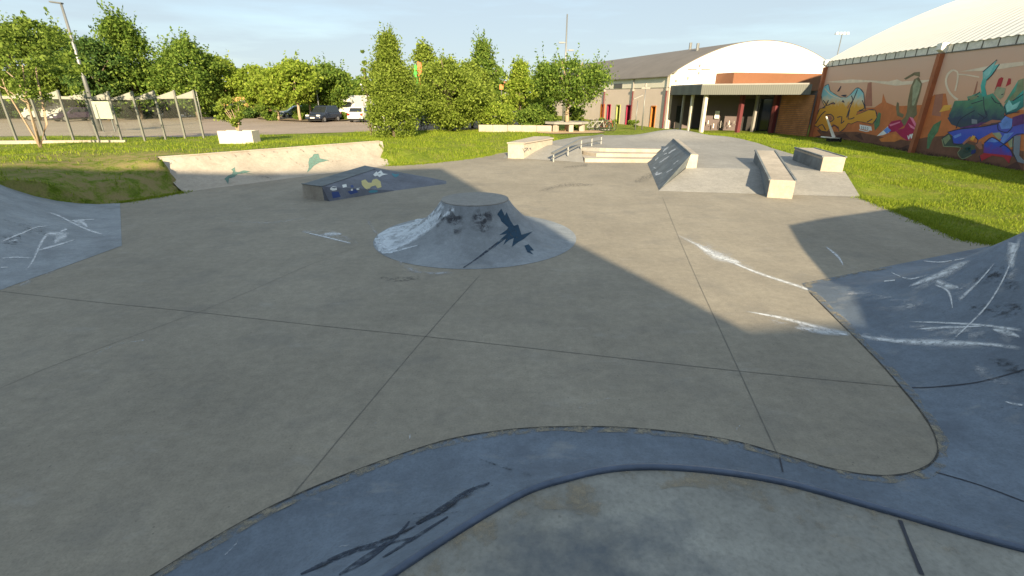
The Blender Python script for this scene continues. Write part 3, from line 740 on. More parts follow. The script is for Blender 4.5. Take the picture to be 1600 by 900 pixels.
for p in ([(515, 857), (545, 853), (570, 845)], [(735, 772), (742, 762), (740, 755)], [(690, 800), (695, 792)], [(770, 640)] and [(730, 698), (733, 690)], [(350, 870), (370, 850), (372, 838)]):
    st('bowl', p, [2, 4, 2], 'wax_thin', bowl)
for p, w in (([(470, 898), (540, 866), (600, 845), (650, 822)], [3, 8, 5, 2]), ([(530, 899), (580, 868), (622, 836), (640, 815)], [3, 11, 7, 2]), ([(598, 872), (640, 846), (700, 808)], [2, 5, 2]), ([(650, 820), (690, 797), (730, 770), (765, 755)], [3, 10, 8, 2]), ([(560, 862), (600, 852), (650, 840)], [1, 4, 1])):
    st('bowl', p, w, 'dark_ink', bowl, 'splat_paint')
MT['wax_haze'] = decal('hazy_white_wax', (.5, .52, .55), .35, 3.5)
for p, w in (([(1420, 452), (1470, 430), (1530, 402)], [10, 40, 14]), ([(1470, 440), (1500, 452), (1530, 440)], [20, 34, 10]), ([(1320, 524), (1440, 534), (1560, 538)], [12, 30, 12]), ([(1400, 510), (1500, 520), (1598, 530)], [10, 26, 20]), ([(1596, 352), (1588, 390), (1578, 440)], [30, 40, 16]), ([(1300, 450), (1380, 470), (1460, 478)], [10, 40, 14]), ([(1520, 570), (1560, 600), (1600, 620)], [10, 36, 20])):
    st('bowl', p, w, 'wax_haze', bowl, 'wax_haze')
for p, w in (([(1075, 372), (1125, 398), (1180, 420)], [8, 26, 6]), ([(1200, 500), (1270, 512), (1325, 522)], [6, 24, 8]), ([(470, 362), (520, 368), (560, 380)], [6, 16, 4]), ([(0, 452), (40, 440), (90, 420)], [16, 14, 4]), ([(570, 340), (640, 420), (720, 425)], [6, 10, 4])):
    st('floor', p, w, 'wax_haze', floor, 'wax_haze')
q = zz(0, 280, 4.735)
for p, w in (([(345, 245), (430, 270), (520, 315), (650, 375), (780, 415)], [3, 4, 5, 4, 4]), ([(540, 312), (600, 318), (655, 362)], [3, 12, 3]), ([(520, 310), (620, 303), (715, 297)], [3, 3, 1]), ([(0, 470), (100, 425), (190, 390), (265, 358), (370, 347)], [5, 4, 4, 3, 2]), ([(60, 460), (110, 452), (160, 445)], [2, 4, 2]), ([(520, 400), (420, 405), (350, 410), (300, 480), (265, 560), (235, 620), (185, 682)], [4, 9, 8, 7, 5, 5, 2]), ([(400, 480), (430, 440), (500, 415)], [5, 16, 9]), ([(565, 445), (430, 487), (300, 522), (255, 530)], [2, 4, 5, 2]), ([(0, 588), (120, 580), (245, 585)], [2, 3, 2]), ([(0, 655), (70, 653)], [3, 1]), ([(440, 390), (500, 370)], [4, 6])):
    st('lbank', q(p), w, 'wax', lb)
st('lbank', q([(20, 500), (180, 400), (420, 420)]), [30, 40, 10], 'dark_scuff', lb, 'rubber_scuff')
st('lbank', q([(20, 300), (150, 330), (270, 360)]), [1.5, 1.5, 1], 'dark_scuff', lb, 'joint_fold_line')  # thin dark line drawn along the fold of the hip
q = zz(560, 290, 4.571)
MT['scuff_patch'] = decal('chalky_scuffed_paint', (.56, .62, .68), .86, 5, edge=False)
patch('volc', q([(575, 108), (615, 150), (565, 250), (480, 320), (400, 380), (300, 430), (240, 485), (150, 488), (90, 450), (78, 400), (110, 340), (200, 288), (330, 258), (430, 238), (520, 172)]), MT['scuff_patch'], 'scuffed_paint', vo, res=6)
for p, w in (([(590, 110), (520, 200), (420, 265), (280, 300), (110, 390)], [10, 18, 24, 26, 20]), ([(600, 220), (500, 310), (380, 390), (250, 450), (140, 480)], [8, 12, 10, 9, 6]), ([(240, 330), (180, 390), (100, 430)], [20, 40, 22]), ([(435, 425), (350, 448), (240, 475)], [2, 4, 4]), ([(690, 165), (650, 185), (600, 230)], [8, 14, 5]), ([(590, 120), (560, 200), (480, 280)], [6, 22, 10]), ([(330, 300), (230, 360), (130, 460)], [14, 30, 10])):
    st('volc', q(p), w, 'wax_wide', vo, 'scuffed_paint')
for p, w in (([(620, 230), (690, 215), (745, 235)], [8, 26, 10]), ([(690, 220), (700, 280), (680, 350)], [18, 22, 6]), ([(810, 215), (880, 225), (960, 215)], [8, 26, 10]), ([(870, 200), (890, 270), (900, 340)], [20, 30, 8]), ([(560, 300), (580, 250), (640, 205)], [4, 8, 6])):
    st('volc', q(p), [x * 1.7 for x in w], 'smudge', vo, 'rubber_scuff')
patch('volc', q([(950, 155), (990, 205), (1020, 165), (1045, 215), (1058, 190), (1085, 250), (1110, 288), (1140, 278), (1165, 352), (1245, 328), (1178, 385), (1140, 405), (1095, 440), (1110, 375), (1075, 390), (1035, 425), (1055, 380), (990, 425), (955, 458), (1020, 380), (1060, 345), (1005, 355), (1060, 315), (1070, 300), (1020, 255), (1010, 230)]), MT['teal_splat'], 'splat_paint', vo, res=5)
patch('volc', q([(1185, 430), (1215, 420), (1255, 465), (1225, 465), (1250, 495), (1205, 475)]), MT['teal_splat'], 'splat_paint', vo, res=5)
st('volc', q([(1000, 400), (955, 440), (850, 520), (750, 587)]), [1, 4, 2, 1.5], 'dark_ink', vo, 'joint_fold_line')
q = zz(340, 225, 6.667)
patch('lqp', q([(1000, 105), (1050, 100), (1065, 150), (1160, 168), (1110, 185), (1060, 195), (1000, 230), (975, 262), (930, 300), (950, 240), (945, 190), (955, 150), (985, 130)]), MT['green_splat'], 'splat_paint', lq, res=4)
patch('lqp', q([(70, 365), (110, 330), (150, 315), (160, 285), (140, 268), (180, 240), (185, 290), (220, 295), (270, 275), (345, 285), (300, 298), (390, 320), (290, 305), (210, 315), (175, 345), (120, 360), (110, 420), (85, 380)]), MT['green_splat'], 'splat_paint', lq, res=4)
for p, w in (([(730, 125), (800, 185), (880, 225), (940, 240)], [1, 2, 2, 2]), ([(1060, 165), (1200, 180), (1330, 168)], [2, 1.5, 1]), ([(450, 330), (520, 350), (590, 380)], [1, 4, 1]), ([(1030, 55), (1010, 110)], [1, 2])):
    st('lqp', q(p), w, 'dark_scuff', lq, 'rubber_scuff')
for k in range(16):
    u = 265 + k * 20; st('lqp', [(u, 243 - (u - 265) * .066 + random.uniform(0, 6)), (u + random.uniform(4, 14), 247 - (u - 265) * .066 + random.uniform(2, 8))], [2, 3], 'dark_scuff', lq, 'rubber_scuff')
q = zz(450, 240, 5.714)
GY_ = plain('yellow_graffiti', (.52, .46, .2), .7); GW_ = plain('white_graffiti', (.68, .7, .68), .7); GB_ = plain('blue_graffiti', (.03, .06, .2), .7); GC_ = plain('cyan_graffiti', (.06, .22, .28), .7)
for pts, mm in (([(655, 245), (690, 232), (715, 260), (745, 262), (755, 235), (790, 225), (825, 250), (835, 300), (800, 312), (780, 285), (745, 295), (715, 325), (685, 310), (660, 280)], GY_), ([(375, 310), (400, 292), (435, 300), (437, 325), (400, 332), (378, 325)], GW_), ([(483, 280), (520, 272), (526, 298), (490, 305)], GW_),
                ([(530, 340), (600, 318), (630, 345), (560, 365)], GB_), ([(390, 345), (450, 338), (470, 385), (400, 400)], GB_), ([(558, 285), (580, 280), (595, 320), (565, 320)], GB_), ([(560, 318), (575, 313), (580, 330), (562, 333)], GW_), ([(610, 312), (640, 308), (636, 322), (612, 325)], GW_),
                ([(760, 190), (790, 160), (800, 172), (830, 150), (850, 178), (895, 185), (845, 195), (815, 212), (800, 198), (775, 205)], GW_)):
    patch('wedge', q(pts), mm, 'graffiti', wd, res=5)
for p, w, mm in (([(675, 262), (695, 275), (700, 300)], 1.5, 'dark_ink'), ([(770, 250), (790, 265), (810, 300)], 1.5, 'dark_ink'), ([(690, 250), (705, 285)], 1, 'dark_ink'), ([(770, 190), (830, 180), (870, 186)], 1, 'dark_ink'), ([(790, 175), (815, 200)], .8, 'dark_ink')):
    st('wedge', q(p), w, mm, wd, 'graffiti')
for p in ([(930, 180), (960, 200), (990, 185)], [(1100, 160), (1150, 165)], [(720, 340), (800, 335)]): stroke('wedge', q(p), [2, 5, 2], GC_, 'graffiti', wd)
q = zz(1000, 200, 8.18)
for p, w in (([(360, 330), (400, 300), (470, 262)], [3, 4, 2]), ([(290, 310), (320, 275), (380, 235)], [2, 4, 1]), ([(190, 600), (240, 590), (290, 570)], [4, 4, 2]), ([(330, 575), (380, 545), (430, 520)], [2, 2, 1]), ([(240, 450), (330, 390), (390, 350)], [2, 3, 1]), ([(420, 470), (500, 410)], [1, 2]), ([(300, 340), (350, 320)], [2, 2]), ([(200, 500), (180, 540), (230, 600)], [4, 14, 6]), ([(190, 420), (240, 370)], [3, 2])):
    st('hub', q(p), w, 'wax', hb)
q = zz(780, 170, 3.81)
for p in ([(140, 235), (150, 260)], [(150, 238), (165, 232), (160, 248), (150, 252)], [(168, 232), (172, 250)], [(178, 240), (185, 232), (188, 245)]): st('lhub', q(p), 1.2, 'dark_ink', lh, 'graffiti')

# ------------------------------------------------------------------ mural hall on the right
WA = R(7.5); WD = Vector((math.sin(WA), math.cos(WA), 0)); WN = Vector((WD.y, -WD.x, 0))      # along the wall (away), into the hall
W1 = Vector((23.67, 38.86, 0)) + WD * .95; W0 = W1 - WD * 47; EH = 5.02
mural = thing('mural_hall', 'long hall with arched white ribbed roof and desert mural on its wall', 'hall', W1)
paint_sky = zgrad('sprayed_dusk_sky', [(0, (.62, .27, .14)), (2.2, (.66, .38, .25)), (3.4, (.70, .41, .29)), (5, (.66, .45, .36))])
m = MB(); m.extr([W0 - Vector((0, 0, .3)), W1 - Vector((0, 0, .3)), W1 + Vector((0, 0, EH)), W0 + Vector((0, 0, EH))], WN * .3); m.build('wall', paint_sky, mural, key='wall')
m = MB(); m.extr([W0 + Vector((0, 0, EH)), W1 + Vector((0, 0, EH)), W1 + Vector((0, 0, EH + .4)), W0 + Vector((0, 0, EH + .4))], WN * .3)
fz = m.build('frieze', concrete('stained_frieze', (.78, .75, .68), .12, (.42, .4, .35), .6, 1.2), mural, key='frieze')
m = MB(); k = 0
while k < 46:
    p = W1 - WD * k - WN * .012; m.box(p + Vector((0, 0, EH + .2)), (.05, .02, .4), math.pi / 2 - WA); k += .95
m.box(W0.lerp(W1, .5) - WN * .02 + Vector((0, 0, EH + .02)), (46.8, .03, .05), math.pi / 2 - WA)
m.build('panel_joint', plain('dark_panel_joint', (.15, .14, .12), .9), mural)
orange = plain('rust_orange_paint', (.38, .13, .06), .7, .2, 1.5)
for kk in (0.18, 12.7, 25.2, 37.7):
    p = W1 - WD * kk; m = MB(); m.box(p - WN * .11 + Vector((0, 0, 2.5)), (.27, .22, 5.04), math.pi / 2 - WA); m.build('pilaster', orange, mural)
    m = MB(); m.prism([tuple((p - WD * .2 - WN * .3)[:2]), tuple((p + WD * .2 - WN * .3)[:2]), tuple((p + WD * .2)[:2]), tuple((p - WD * .2)[:2])], [5.2, 5.2, 5.02, 5.02], 5.5); m.build('corbel', MT['white'], mural)
# ribbed arched roof
def arch(s): return EH + .42 + .63 * s - .0172 * s * s
roofv, rooff = [], []; NR = 47 * 8; NA = 26
for i in range(NR + 1):
    p = W1 + WD * .3 - WD * (47.6 * i / NR)
    hh = .03 if i % 4 in (1, 2) else 0
    for k in range(NA + 1):
        s = -.06 + 37.0 * k / NA; q_ = p + WN * s; roofv.append((q_.x, q_.y, arch(s) + hh))
for i in range(NR):
    for k in range(NA): a = i * (NA + 1) + k; rooff.append((a, a + NA + 1, a + NA + 2, a + 1))
build('roof', roofv, rooff, plain('cream_sheet_roof', (.74, .72, .64), .55, .05), mural, False)
for e, nm in ((W1, 'gable_wall'), (W0, 'gable_wall')):
    g_ = [e - Vector((0, 0, .3))] + [e + WN * s + Vector((0, 0, arch(s) - .02)) for s in [1.2 * k for k in range(31)]] + [e + WN * 36.4 - Vector((0, 0, .3))]
    m = MB(); m.extr(g_, WD * (-.2 if e is W1 else .2)); m.build(nm, MT['white'], mural)

def wall_zone(pts, mat, nm, lift, res=16): return patch('wall', pts, mat, nm, mural, lift, res)
wp = lambda n, c, var=.18, sc=1.6: plain(n, tuple(min(.8, x * 1.4) for x in c), .7, var, sc, 0, .25)
MP = dict(rust=wp('mural_rust', (.40, .13, .05)), earth=wp('mural_brown', (.13, .062, .042), .3), earth2=wp('mural_dark_brown', (.07, .035, .03), .3), orange=wp('mural_orange', (.45, .155, .045)), cloud=wp('mural_cream', (.55, .45, .36)), mesa=wp('mural_mesa', (.28, .12, .085)),
          teal=wp('mural_teal', (.055, .24, .22), .35, 3), tealight=wp('mural_light_teal', (.2, .42, .42), .3, 3), green=wp('mural_green', (.075, .15, .085), .4, 3), sage=wp('mural_sage', (.17, .2, .12), .3, 3), blue=wp('mural_blue', (.035, .07, .33), .35, 3), navy=wp('mural_navy', (.025, .03, .13), .4, 3), violet=wp('mural_violet', (.09, .035, .12), .4, 3), sky=wp('mural_sky_blue', (.11, .2, .5), .3, 3), red=wp('mural_red', (.32, .03, .04)), magenta=wp('mural_magenta', (.3, .02, .07)), pink=wp('mural_pink', (.55, .16, .26)), white=wp('mural_white', (.66, .66, .64)), yellow=wp('mural_yellow', (.55, .3, .06)), line=wp('mural_outline', (.03, .035, .06)), grey=wp('mural_grey', (.16, .18, .22)), olive=wp('mural_olive', (.14, .12, .07), .3, 3), moss=wp('mural_moss', (.23, .25, .17), .3, 3), plant=wp('mural_plant', (.075, .15, .08), .35, 4))
wall_zone([(1268, 214), (1276, 170), (1300, 172), (1330, 168), (1366, 168), (1378, 160), (1380, 146), (1385, 160), (1400, 166), (1440, 164), (1460, 148), (1478, 146), (1482, 168), (1520, 172), (1560, 170), (1600, 172), (1600, 262), (1437, 236)], MP['rust'], 'painted_desert', .004)
wall_zone([(1350, 166), (1356, 130), (1362, 128), (1363, 166)], MP['mesa'], 'painted_mesa', .005)
wall_zone([(1456, 180), (1462, 148), (1474, 146), (1470, 182)], MP['mesa'], 'painted_mesa', .0055)
wall_zone([(1266, 216), (1270, 196), (1300, 206), (1340, 206), (1380, 214), (1420, 220), (1450, 214), (1480, 212), (1530, 224), (1560, 230), (1600, 236), (1600, 280), (1437, 244)], MP['earth'], 'painted_earth', .0065)
for pts in ([(1300, 214), (1320, 208), (1330, 217)], [(1405, 232), (1420, 226), (1430, 238)], [(1335, 212), (1345, 208), (1350, 220)], [(1455, 240), (1475, 230), (1480, 246)], [(1570, 262), (1590, 252), (1600, 270)]): wall_zone(pts, MP['earth2'], 'painted_rock', .008)
for pts in ([(1290, 128), (1330, 124), (1400, 128), (1460, 124), (1440, 130), (1400, 134), (1360, 128), (1320, 130)], [(1385, 128), (1402, 124), (1420, 132), (1400, 134)], [(1500, 112), (1560, 100), (1600, 96), (1600, 102), (1550, 110)]): wall_zone(pts, MP['cloud'], 'painted_cloud', .005)
MP['green'] = zgrad('mural_green_fade', [(1.2, (.07, .1, .08)), (2.0, (.05, .07, .13)), (2.7, (.1, .24, .15)), (3.5, (.1, .42, .36))], sc=3)
MP['blue'] = zgrad('mural_blue_fade', [(.5, (.22, .05, .22)), (1.0, (.05, .1, .55)), (1.6, (.1, .12, .55)), (2.2, (.09, .07, .3))], sc=3)
MP['teal'] = zgrad('mural_teal_fade', [(2.4, (.05, .16, .17)), (3.2, (.07, .4, .36)), (4.2, (.16, .5, .5))], sc=4)
MT['grime'] = decal('wall_foot_grime', (.07, .06, .045), .5, 2.2)
stroke('wall', [(1272, 212), (1340, 223), (1437, 239), (1520, 254), (1599, 268)], [6, 9, 12, 14], MT['grime'], 'wall_grime', mural, .016)
lett = zgrad('sprayed_letter_fade', [(1.0, (.66, .3, .05)), (2.35, (.72, .37, .06)), (2.75, (.66, .6, .48)), (3.1, (.29, .57, .62)), (4.2, (.17, .48, .6))], sc=3)
q = zz(1262, 120, 8.18)
body = [(155, 85), (215, 125), (265, 95), (285, 180), (350, 225), (420, 265), (500, 265), (560, 220), (620, 150), (665, 150), (715, 210), (725, 340), (735, 420), (640, 440), (620, 490), (700, 460), (780, 425), (865, 430), (885, 520), (830, 600), (770, 590), (700, 575), (640, 565), (560, 600), (520, 590), (480, 650), (410, 705), (400, 640), (330, 600), (250, 700), (180, 690), (130, 640), (65, 610), (100, 540), (160, 410), (230, 400), (190, 310), (175, 200)]
wall_zone(q(body), lett, 'mural_lettering', .009, 8)
ws = lambda p, w, mm='line', nm='mural_outline', l=.011: stroke('wall', p, w, MP[mm], nm, mural, l)
ws(q(body[:22]), 1.7); ws(q(body[21:] + body[:1]), 1.7)
for p in ([(600, 250), (560, 320), (500, 420)], [(640, 160), (600, 260), (540, 400), (500, 520)], [(440, 310), (470, 330), (450, 300)], [(200, 300), (240, 360), (190, 400)], [(270, 300), (240, 370), (330, 330), (350, 350)], [(380, 380), (390, 440), (330, 380), (360, 500)], [(600, 380), (570, 460), (640, 400)], [(660, 270), (720, 320)], [(100, 600), (180, 480), (230, 440)], [(130, 640), (190, 610), (230, 680)], [(230, 490), (300, 480), (340, 540), (280, 580)], [(380, 520), (440, 510), (430, 600), (470, 560)], [(400, 690), (440, 600), (500, 480)], [(520, 590), (560, 560), (640, 560)], [(690, 530), (770, 485), (740, 530)], [(760, 580), (830, 540)], [(310, 640), (350, 620), (390, 660)], [(490, 250), (430, 240), (500, 235)], [(385, 190), (430, 120), (400, 180)], [(250, 380), (200, 470), (110, 560)], [(330, 420), (300, 470), (380, 560)], [(460, 420), (420, 560), (410, 680)], [(540, 420), (520, 540), (600, 520)], [(700, 300), (730, 400), (660, 430)], [(560, 240), (580, 300), (540, 350)]): ws(q(p), 1.5)
for p in ([(220, 150), (300, 230), (420, 280)], [(640, 180), (690, 250), (700, 330)], [(180, 430), (130, 540), (90, 600)], [(700, 480), (800, 450), (860, 460)]): ws(q(p), 1.6, 'cloud', 'mural_outline', .0108)
for pts in ([(445, 305), (480, 308), (462, 340)], [(250, 500), (300, 490), (320, 540), (280, 570)], [(300, 330), (340, 330), (345, 355), (300, 350)], [(530, 350), (550, 340), (520, 410), (505, 400)]): wall_zone(q(pts), MP['mesa'], 'mural_lettering', .0105)
for pts in ([(150, 650), (180, 620), (205, 660), (175, 680)], [(310, 650), (350, 630), (370, 680), (330, 690)]): wall_zone(q(pts), MP['orange'], 'mural_lettering', .0105)
wall_zone(q([(665, 610), (815, 635), (825, 690), (670, 665)]), MP['white'], 'mural_tag_box', .010)
for k in range(5): ws(q([(690 + k * 26, 632 + k * 4), (696 + k * 26, 650 + k * 4), (690 + k * 26, 664 + k * 4)]), .8)
ws(q([(660, 675), (740, 695), (790, 690)]), 1.5, 'white')
wall_zone(q([(20, 540), (60, 480), (50, 600), (10, 640)]), MP['plant'], 'painted_plant', .009)
wall_zone(q([(850, 600), (910, 450), (940, 470), (920, 620), (860, 690)]), MP['plant'], 'painted_plant', .009)
q = zz(1370, 90, 5.625)
wall_zone(q([(265, 480), (275, 380), (300, 260), (330, 190), (370, 170), (400, 230), (385, 300), (350, 420), (355, 500), (300, 560), (240, 600), (210, 560), (250, 520)]), MP['olive'], 'painted_cactus', .008)
wall_zone(q([(320, 250), (350, 190), (390, 230), (370, 310), (330, 420), (310, 420)]), MP['moss'], 'painted_cactus', .0095)
wall_zone(q([(170, 440), (180, 390), (195, 400), (200, 480), (240, 500), (230, 530), (180, 510)]), MP['olive'], 'painted_cactus', .008)
wall_zone(q([(240, 185), (330, 130), (380, 125), (380, 170), (330, 155), (255, 195)]), MP['olive'], 'painted_cactus', .0088)
wall_zone(q([(0, 690), (80, 620), (130, 575), (210, 560), (150, 620), (110, 660), (60, 680)]), MP['white'], 'painted_rocket', .009)
wall_zone(q([(100, 600), (130, 560), (210, 545), (240, 600), (160, 650), (110, 660)]), MP['magenta'], 'painted_rocket', .010)
wall_zone(q([(160, 640), (240, 620), (290, 520), (390, 660), (360, 700), (270, 730), (210, 690)]), MP['magenta'], 'painted_rocket', .0105)
wall_zone(q([(60, 640), (95, 610), (130, 640), (90, 670)]), MP['sky'], 'painted_rocket', .0108)
for pts in ([(290, 520), (320, 530), (390, 660), (350, 630)], [(275, 575), (330, 610), (385, 660), (300, 615)], [(110, 590), (210, 560), (205, 572), (120, 605)]): wall_zone(q(pts), MP['pink'], 'painted_rocket', .0115)
wall_zone(q([(20, 715), (150, 670), (230, 710), (160, 740), (40, 740)]), MP['orange'], 'painted_flame', .0085)
wall_zone(q([(550, 480), (590, 420), (660, 415), (640, 460)]), MP['yellow'], 'painted_arrow', .0085)
wall_zone(q([(440, 800), (450, 680), (500, 590), (570, 550), (540, 650), (490, 720), (460, 800)]), MP['plant'], 'painted_plant', .0085)
wall_zone(q([(395, 500), (420, 420), (455, 400), (440, 470)]), MP['pink'], 'painted_bloom', .0085)
for p in ([(275, 685), (283, 718)], [(283, 718), (296, 675)], [(300, 673), (305, 712)], [(311, 672), (312, 706), (322, 700), (320, 676), (311, 672)], [(336, 668), (326, 676), (335, 684), (324, 698)]): ws(q(p), 1.6, 'white', 'painted_letters', .013)
q = zz(1465, 80, 9.0)
ws(q([(215, 265), (150, 320), (120, 430), (160, 560), (240, 650), (290, 680)]), 3.2, 'cloud', 'painted_ring', .009); ws(q([(215, 265), (280, 290), (285, 400), (250, 560)]), 2.6, 'cloud', 'painted_ring', .009)
ws(q([(290, 325), (420, 335), (590, 365)]), 2, 'cloud', 'painted_ring', .009)
for pts, mm, l in (([(240, 700), (430, 690), (420, 640), (480, 625), (600, 570), (640, 640), (780, 590), (900, 740), (940, 800), (940, 1000), (180, 1000), (160, 900), (210, 790)], 'green', .009), ([(640, 380), (610, 480), (620, 620), (655, 900), (720, 960), (700, 640), (670, 500), (690, 410)], 'teal', .0105), ([(840, 120), (640, 290), (640, 390), (690, 410), (770, 330), (875, 180), (800, 200)], 'teal', .0108), ([(830, 130), (655, 300), (650, 380), (690, 390), (740, 320)], 'tealight', .0115),
                   ([(940, 760), (1010, 660), (1060, 700), (1215, 540), (1215, 780), (1100, 860), (960, 900)], 'teal', .0105), ([(960, 770), (1010, 680), (1060, 760), (1170, 700), (1120, 800), (980, 860)], 'tealight', .0113), ([(940, 730), (1140, 410), (1215, 380), (1215, 540), (1060, 690)], 'sage', .0095), ([(940, 730), (1140, 410), (1100, 560), (1000, 690)], 'green', .010), ([(800, 560), (860, 390), (900, 365), (930, 375), (890, 500), (845, 500)], 'red', .0095), ([(960, 500), (1000, 380), (1035, 385), (1030, 460)], 'red', .0095), ([(790, 590), (840, 500), (960, 520), (930, 640), (880, 680)], 'moss', .0092), ([(490, 700), (640, 690), (640, 800), (500, 860), (440, 800)], 'teal', .0102), ([(245, 870), (490, 770), (500, 800), (360, 900), (260, 930)], 'teal', .0104), ([(500, 620), (560, 420), (570, 430), (530, 620)], 'mesa', .0085), ([(430, 650), (590, 610), (560, 660), (470, 690)], 'sage', .0106)):
    wall_zone(q(pts), MP[mm], 'mural_lettering', l, 10)
for p in ([(640, 290), (840, 120)], [(690, 410), (770, 330), (875, 180)], [(430, 690), (500, 650), (600, 570)], [(480, 740), (640, 690)], [(760, 640), (820, 720), (900, 740)], [(780, 660), (800, 700), (830, 720)], [(890, 750), (900, 780)], [(240, 860), (380, 820), (490, 770)], [(940, 770), (960, 880)], [(650, 640), (660, 800), (690, 900)], [(1060, 700), (1215, 600)], [(900, 615), (930, 600)], [(560, 635), (585, 640)]): ws(q(p), 1.3, 'line', 'mural_outline', .0125)
q = zz(1465, 170, 8.185)
for pts, mm, l in (([(130, 120), (220, 30), (480, -20), (870, 0), (850, 110), (700, 100), (520, 190), (290, 240), (180, 200)], 'green', .0098), ([(290, 130), (480, 100), (830, 120), (780, 200), (560, 210), (500, 240), (290, 250)], 'violet', .0105), ([(960, 110), (1110, 60), (1110, 200), (970, 240)], 'violet', .0105), ([(130, 300), (290, 260), (560, 230), (780, 190), (870, 90), (965, 130), (960, 230), (1110, 190), (1110, 320), (980, 350), (800, 490), (760, 480), (820, 390), (700, 300), (520, 400), (460, 340), (320, 450), (200, 440), (190, 340)], 'blue', .0115), ([(60, 380), (150, 310), (190, 350), (210, 450), (380, 440), (480, 470), (500, 560), (320, 640), (260, 560), (330, 500), (90, 480)], 'green', .0112), ([(600, 440), (700, 365), (800, 420), (930, 520), (970, 610), (900, 620), (700, 580), (590, 560)], 'blue', .0122), ([(540, 600), (600, 565), (700, 575), (950, 600), (920, 700), (850, 620), (700, 600), (560, 670)], 'red', .0124), ([(980, 350), (1070, 340), (1050, 600), (1110, 660), (1110, 700), (1030, 680), (975, 560)], 'grey', .0126), ([(790, 190), (870, 95), (960, 130), (950, 250), (820, 260)], 'sky', .0128), ([(770, 480), (860, 320), (980, 300), (800, 490)], 'sky', .0129), ([(200, 350), (300, 310), (310, 340), (220, 380)], 'sky', .0128), ([(640, 420), (700, 370), (790, 420), (730, 430)], 'sky', .0129), ([(320, 440), (420, 350), (450, 370), (340, 460)], 'mesa', .0126), ([(490, 460), (560, 410), (580, 510), (540, 520)], 'mesa', .0126), ([(560, 205), (700, 140), (820, 150), (770, 195)], 'mesa', .0118), ([(300, 520), (420, 480), (440, 540), (330, 590)], 'teal', .013), ([(70, 380), (150, 330), (170, 380), (100, 460)], 'sage', .0132), ([(700, 310), (800, 300), (830, 350), (790, 400)], 'moss', .0119), ([(900, 420), (970, 370), (975, 480), (930, 500)], 'moss', .0119), ([(420, 390), (450, 340), (490, 350), (460, 410)], 'yellow', .0135), ([(440, 130), (510, 140), (510, 190), (440, 190)], 'grey', .0115), ([(440, 530), (500, 520), (480, 570), (430, 580)], 'navy', .0133)):
    wall_zone(q(pts), MP[mm], 'mural_lettering', l, 10)
for p, w in (([(60, 380), (150, 310)], 1), ([(190, 350), (210, 450), (380, 440)], 1.5), ([(600, 440), (700, 365), (800, 420), (930, 520), (970, 610)], 1.5), ([(130, 300), (290, 260), (560, 230), (780, 190)], 1.5), ([(980, 350), (900, 420), (800, 490)], 1.5), ([(780, 190), (780, 270), (900, 300), (960, 230)], 1.4), ([(540, 600), (560, 670)], 1.5), ([(590, 560), (700, 590), (850, 610), (920, 700)], 1.4), ([(460, 340), (520, 400), (500, 450)], 1.5), ([(560, 210), (700, 190), (820, 170)], 1.2), ([(1105, 320), (980, 350), (975, 560), (1030, 680)], 1.3), ([(240, 250), (300, 130), (480, 20)], 1.4), ([(850, 110), (900, 60), (1050, 40)], 1.3), ([(620, 20), (640, 90), (590, 130)], 1.2), ([(520, 60), (600, 120), (510, 180)], 1.5)): ws(q(p), w, 'line', 'mural_outline', .0142)
for p in ([(80, 480), (300, 495), (260, 560), (320, 640), (440, 590)], [(60, 390), (80, 480)]): ws(q(p), 1.3, 'sage', 'mural_outline', .0145)

# ------------------------------------------------------------------ gymnasium behind the camera: its roofline throws the big shade over the floor
def shade_gym():
    t = thing('gymnasium', 'rendered gymnasium with stepped gable standing behind the skatepark', 'hall', (-5, -6, 0))
    k = math.tan(R(SUN_EL)); y0 = -6.0; dx = math.tan(R(SHADOW_AZ))
    prof = [(-28, 13.5), (-20, 16.5), (-10.8, 19.3), (-6.6, 21.2), (-3.15, 21.9), (-.19, 14.15), (1.29, 10.4), (3.22, 5.98), (4.6, 6.15), (7.5, 6.5), (13.0, 7.2)]
    top = [(x - dx * (y - y0), (y - y0) * k) for x, y in prof]
    poly = [Vector((top[0][0], y0, 0))] + [Vector((x, y0, z)) for x, z in top] + [Vector((top[-1][0], y0, 0))]
    MB().extr(poly, (0, -16, 0)).build('wall', plain('grey_render', (.3, .29, .27), .9), t)
    return t
shade_gym()

# ------------------------------------------------------------------ far sports hall with arched roof, entrance canopy
FD = Vector((math.sin(R(-17.3)), math.cos(R(-17.3)), 0)); GD = Vector((FD.y, -FD.x, 0)); GN = -FD
P0 = AT(1044, 160, 49.5); P0 = Vector((P0.x, P0.y, 0))
def on_line(u, v, a, d):
    r = ray(u, v); k = r.x / r.y
    return (k * a.y - a.x) / (d.x - k * d.y)
hall = thing('sports_hall', 'white gabled sports hall with grey arched roof and coloured window slots', 'hall', P0)
pink = plain('pale_pink_render', (.66, .55, .48), .85, .06, .8); cream = plain('cream_render', (.74, .70, .60), .8, .05, .8)
plum = plain('plum_render', (.14, .11, .11), .85, .12, .8)
slots = [(938, 943.2, 'slot_orange'), (948, 952.6, 'slot_red'), (962, 967.4, 'slot_green'), (977.6, 983.4, 'slot_red'), (1016, 1022.8, 'slot_orange')]
SC = {'slot_orange': plain('orange_reveal', (.5, .17, .03)), 'slot_red': plain('crimson_reveal', (.3, .02, .06)), 'slot_green': plain('lime_reveal', (.36, .38, .12))}
HL, WT, WH = 34.0, .4, 3.78
ops = sorted([(on_line(b, 190, P0, FD), on_line(a, 190, P0, FD), c) for a, b, c in slots])
m = MB(); t0 = 0.0; OH = 2.05
def wseg(m, a, b, z0, z1, th=WT, off=0.0):
    p = [P0 + FD * a - GD * off, P0 + FD * b - GD * off, P0 + FD * b + GD * th, P0 + FD * a + GD * th]
    m.prism([(q_.x, q_.y) for q_ in p], z0, z1)
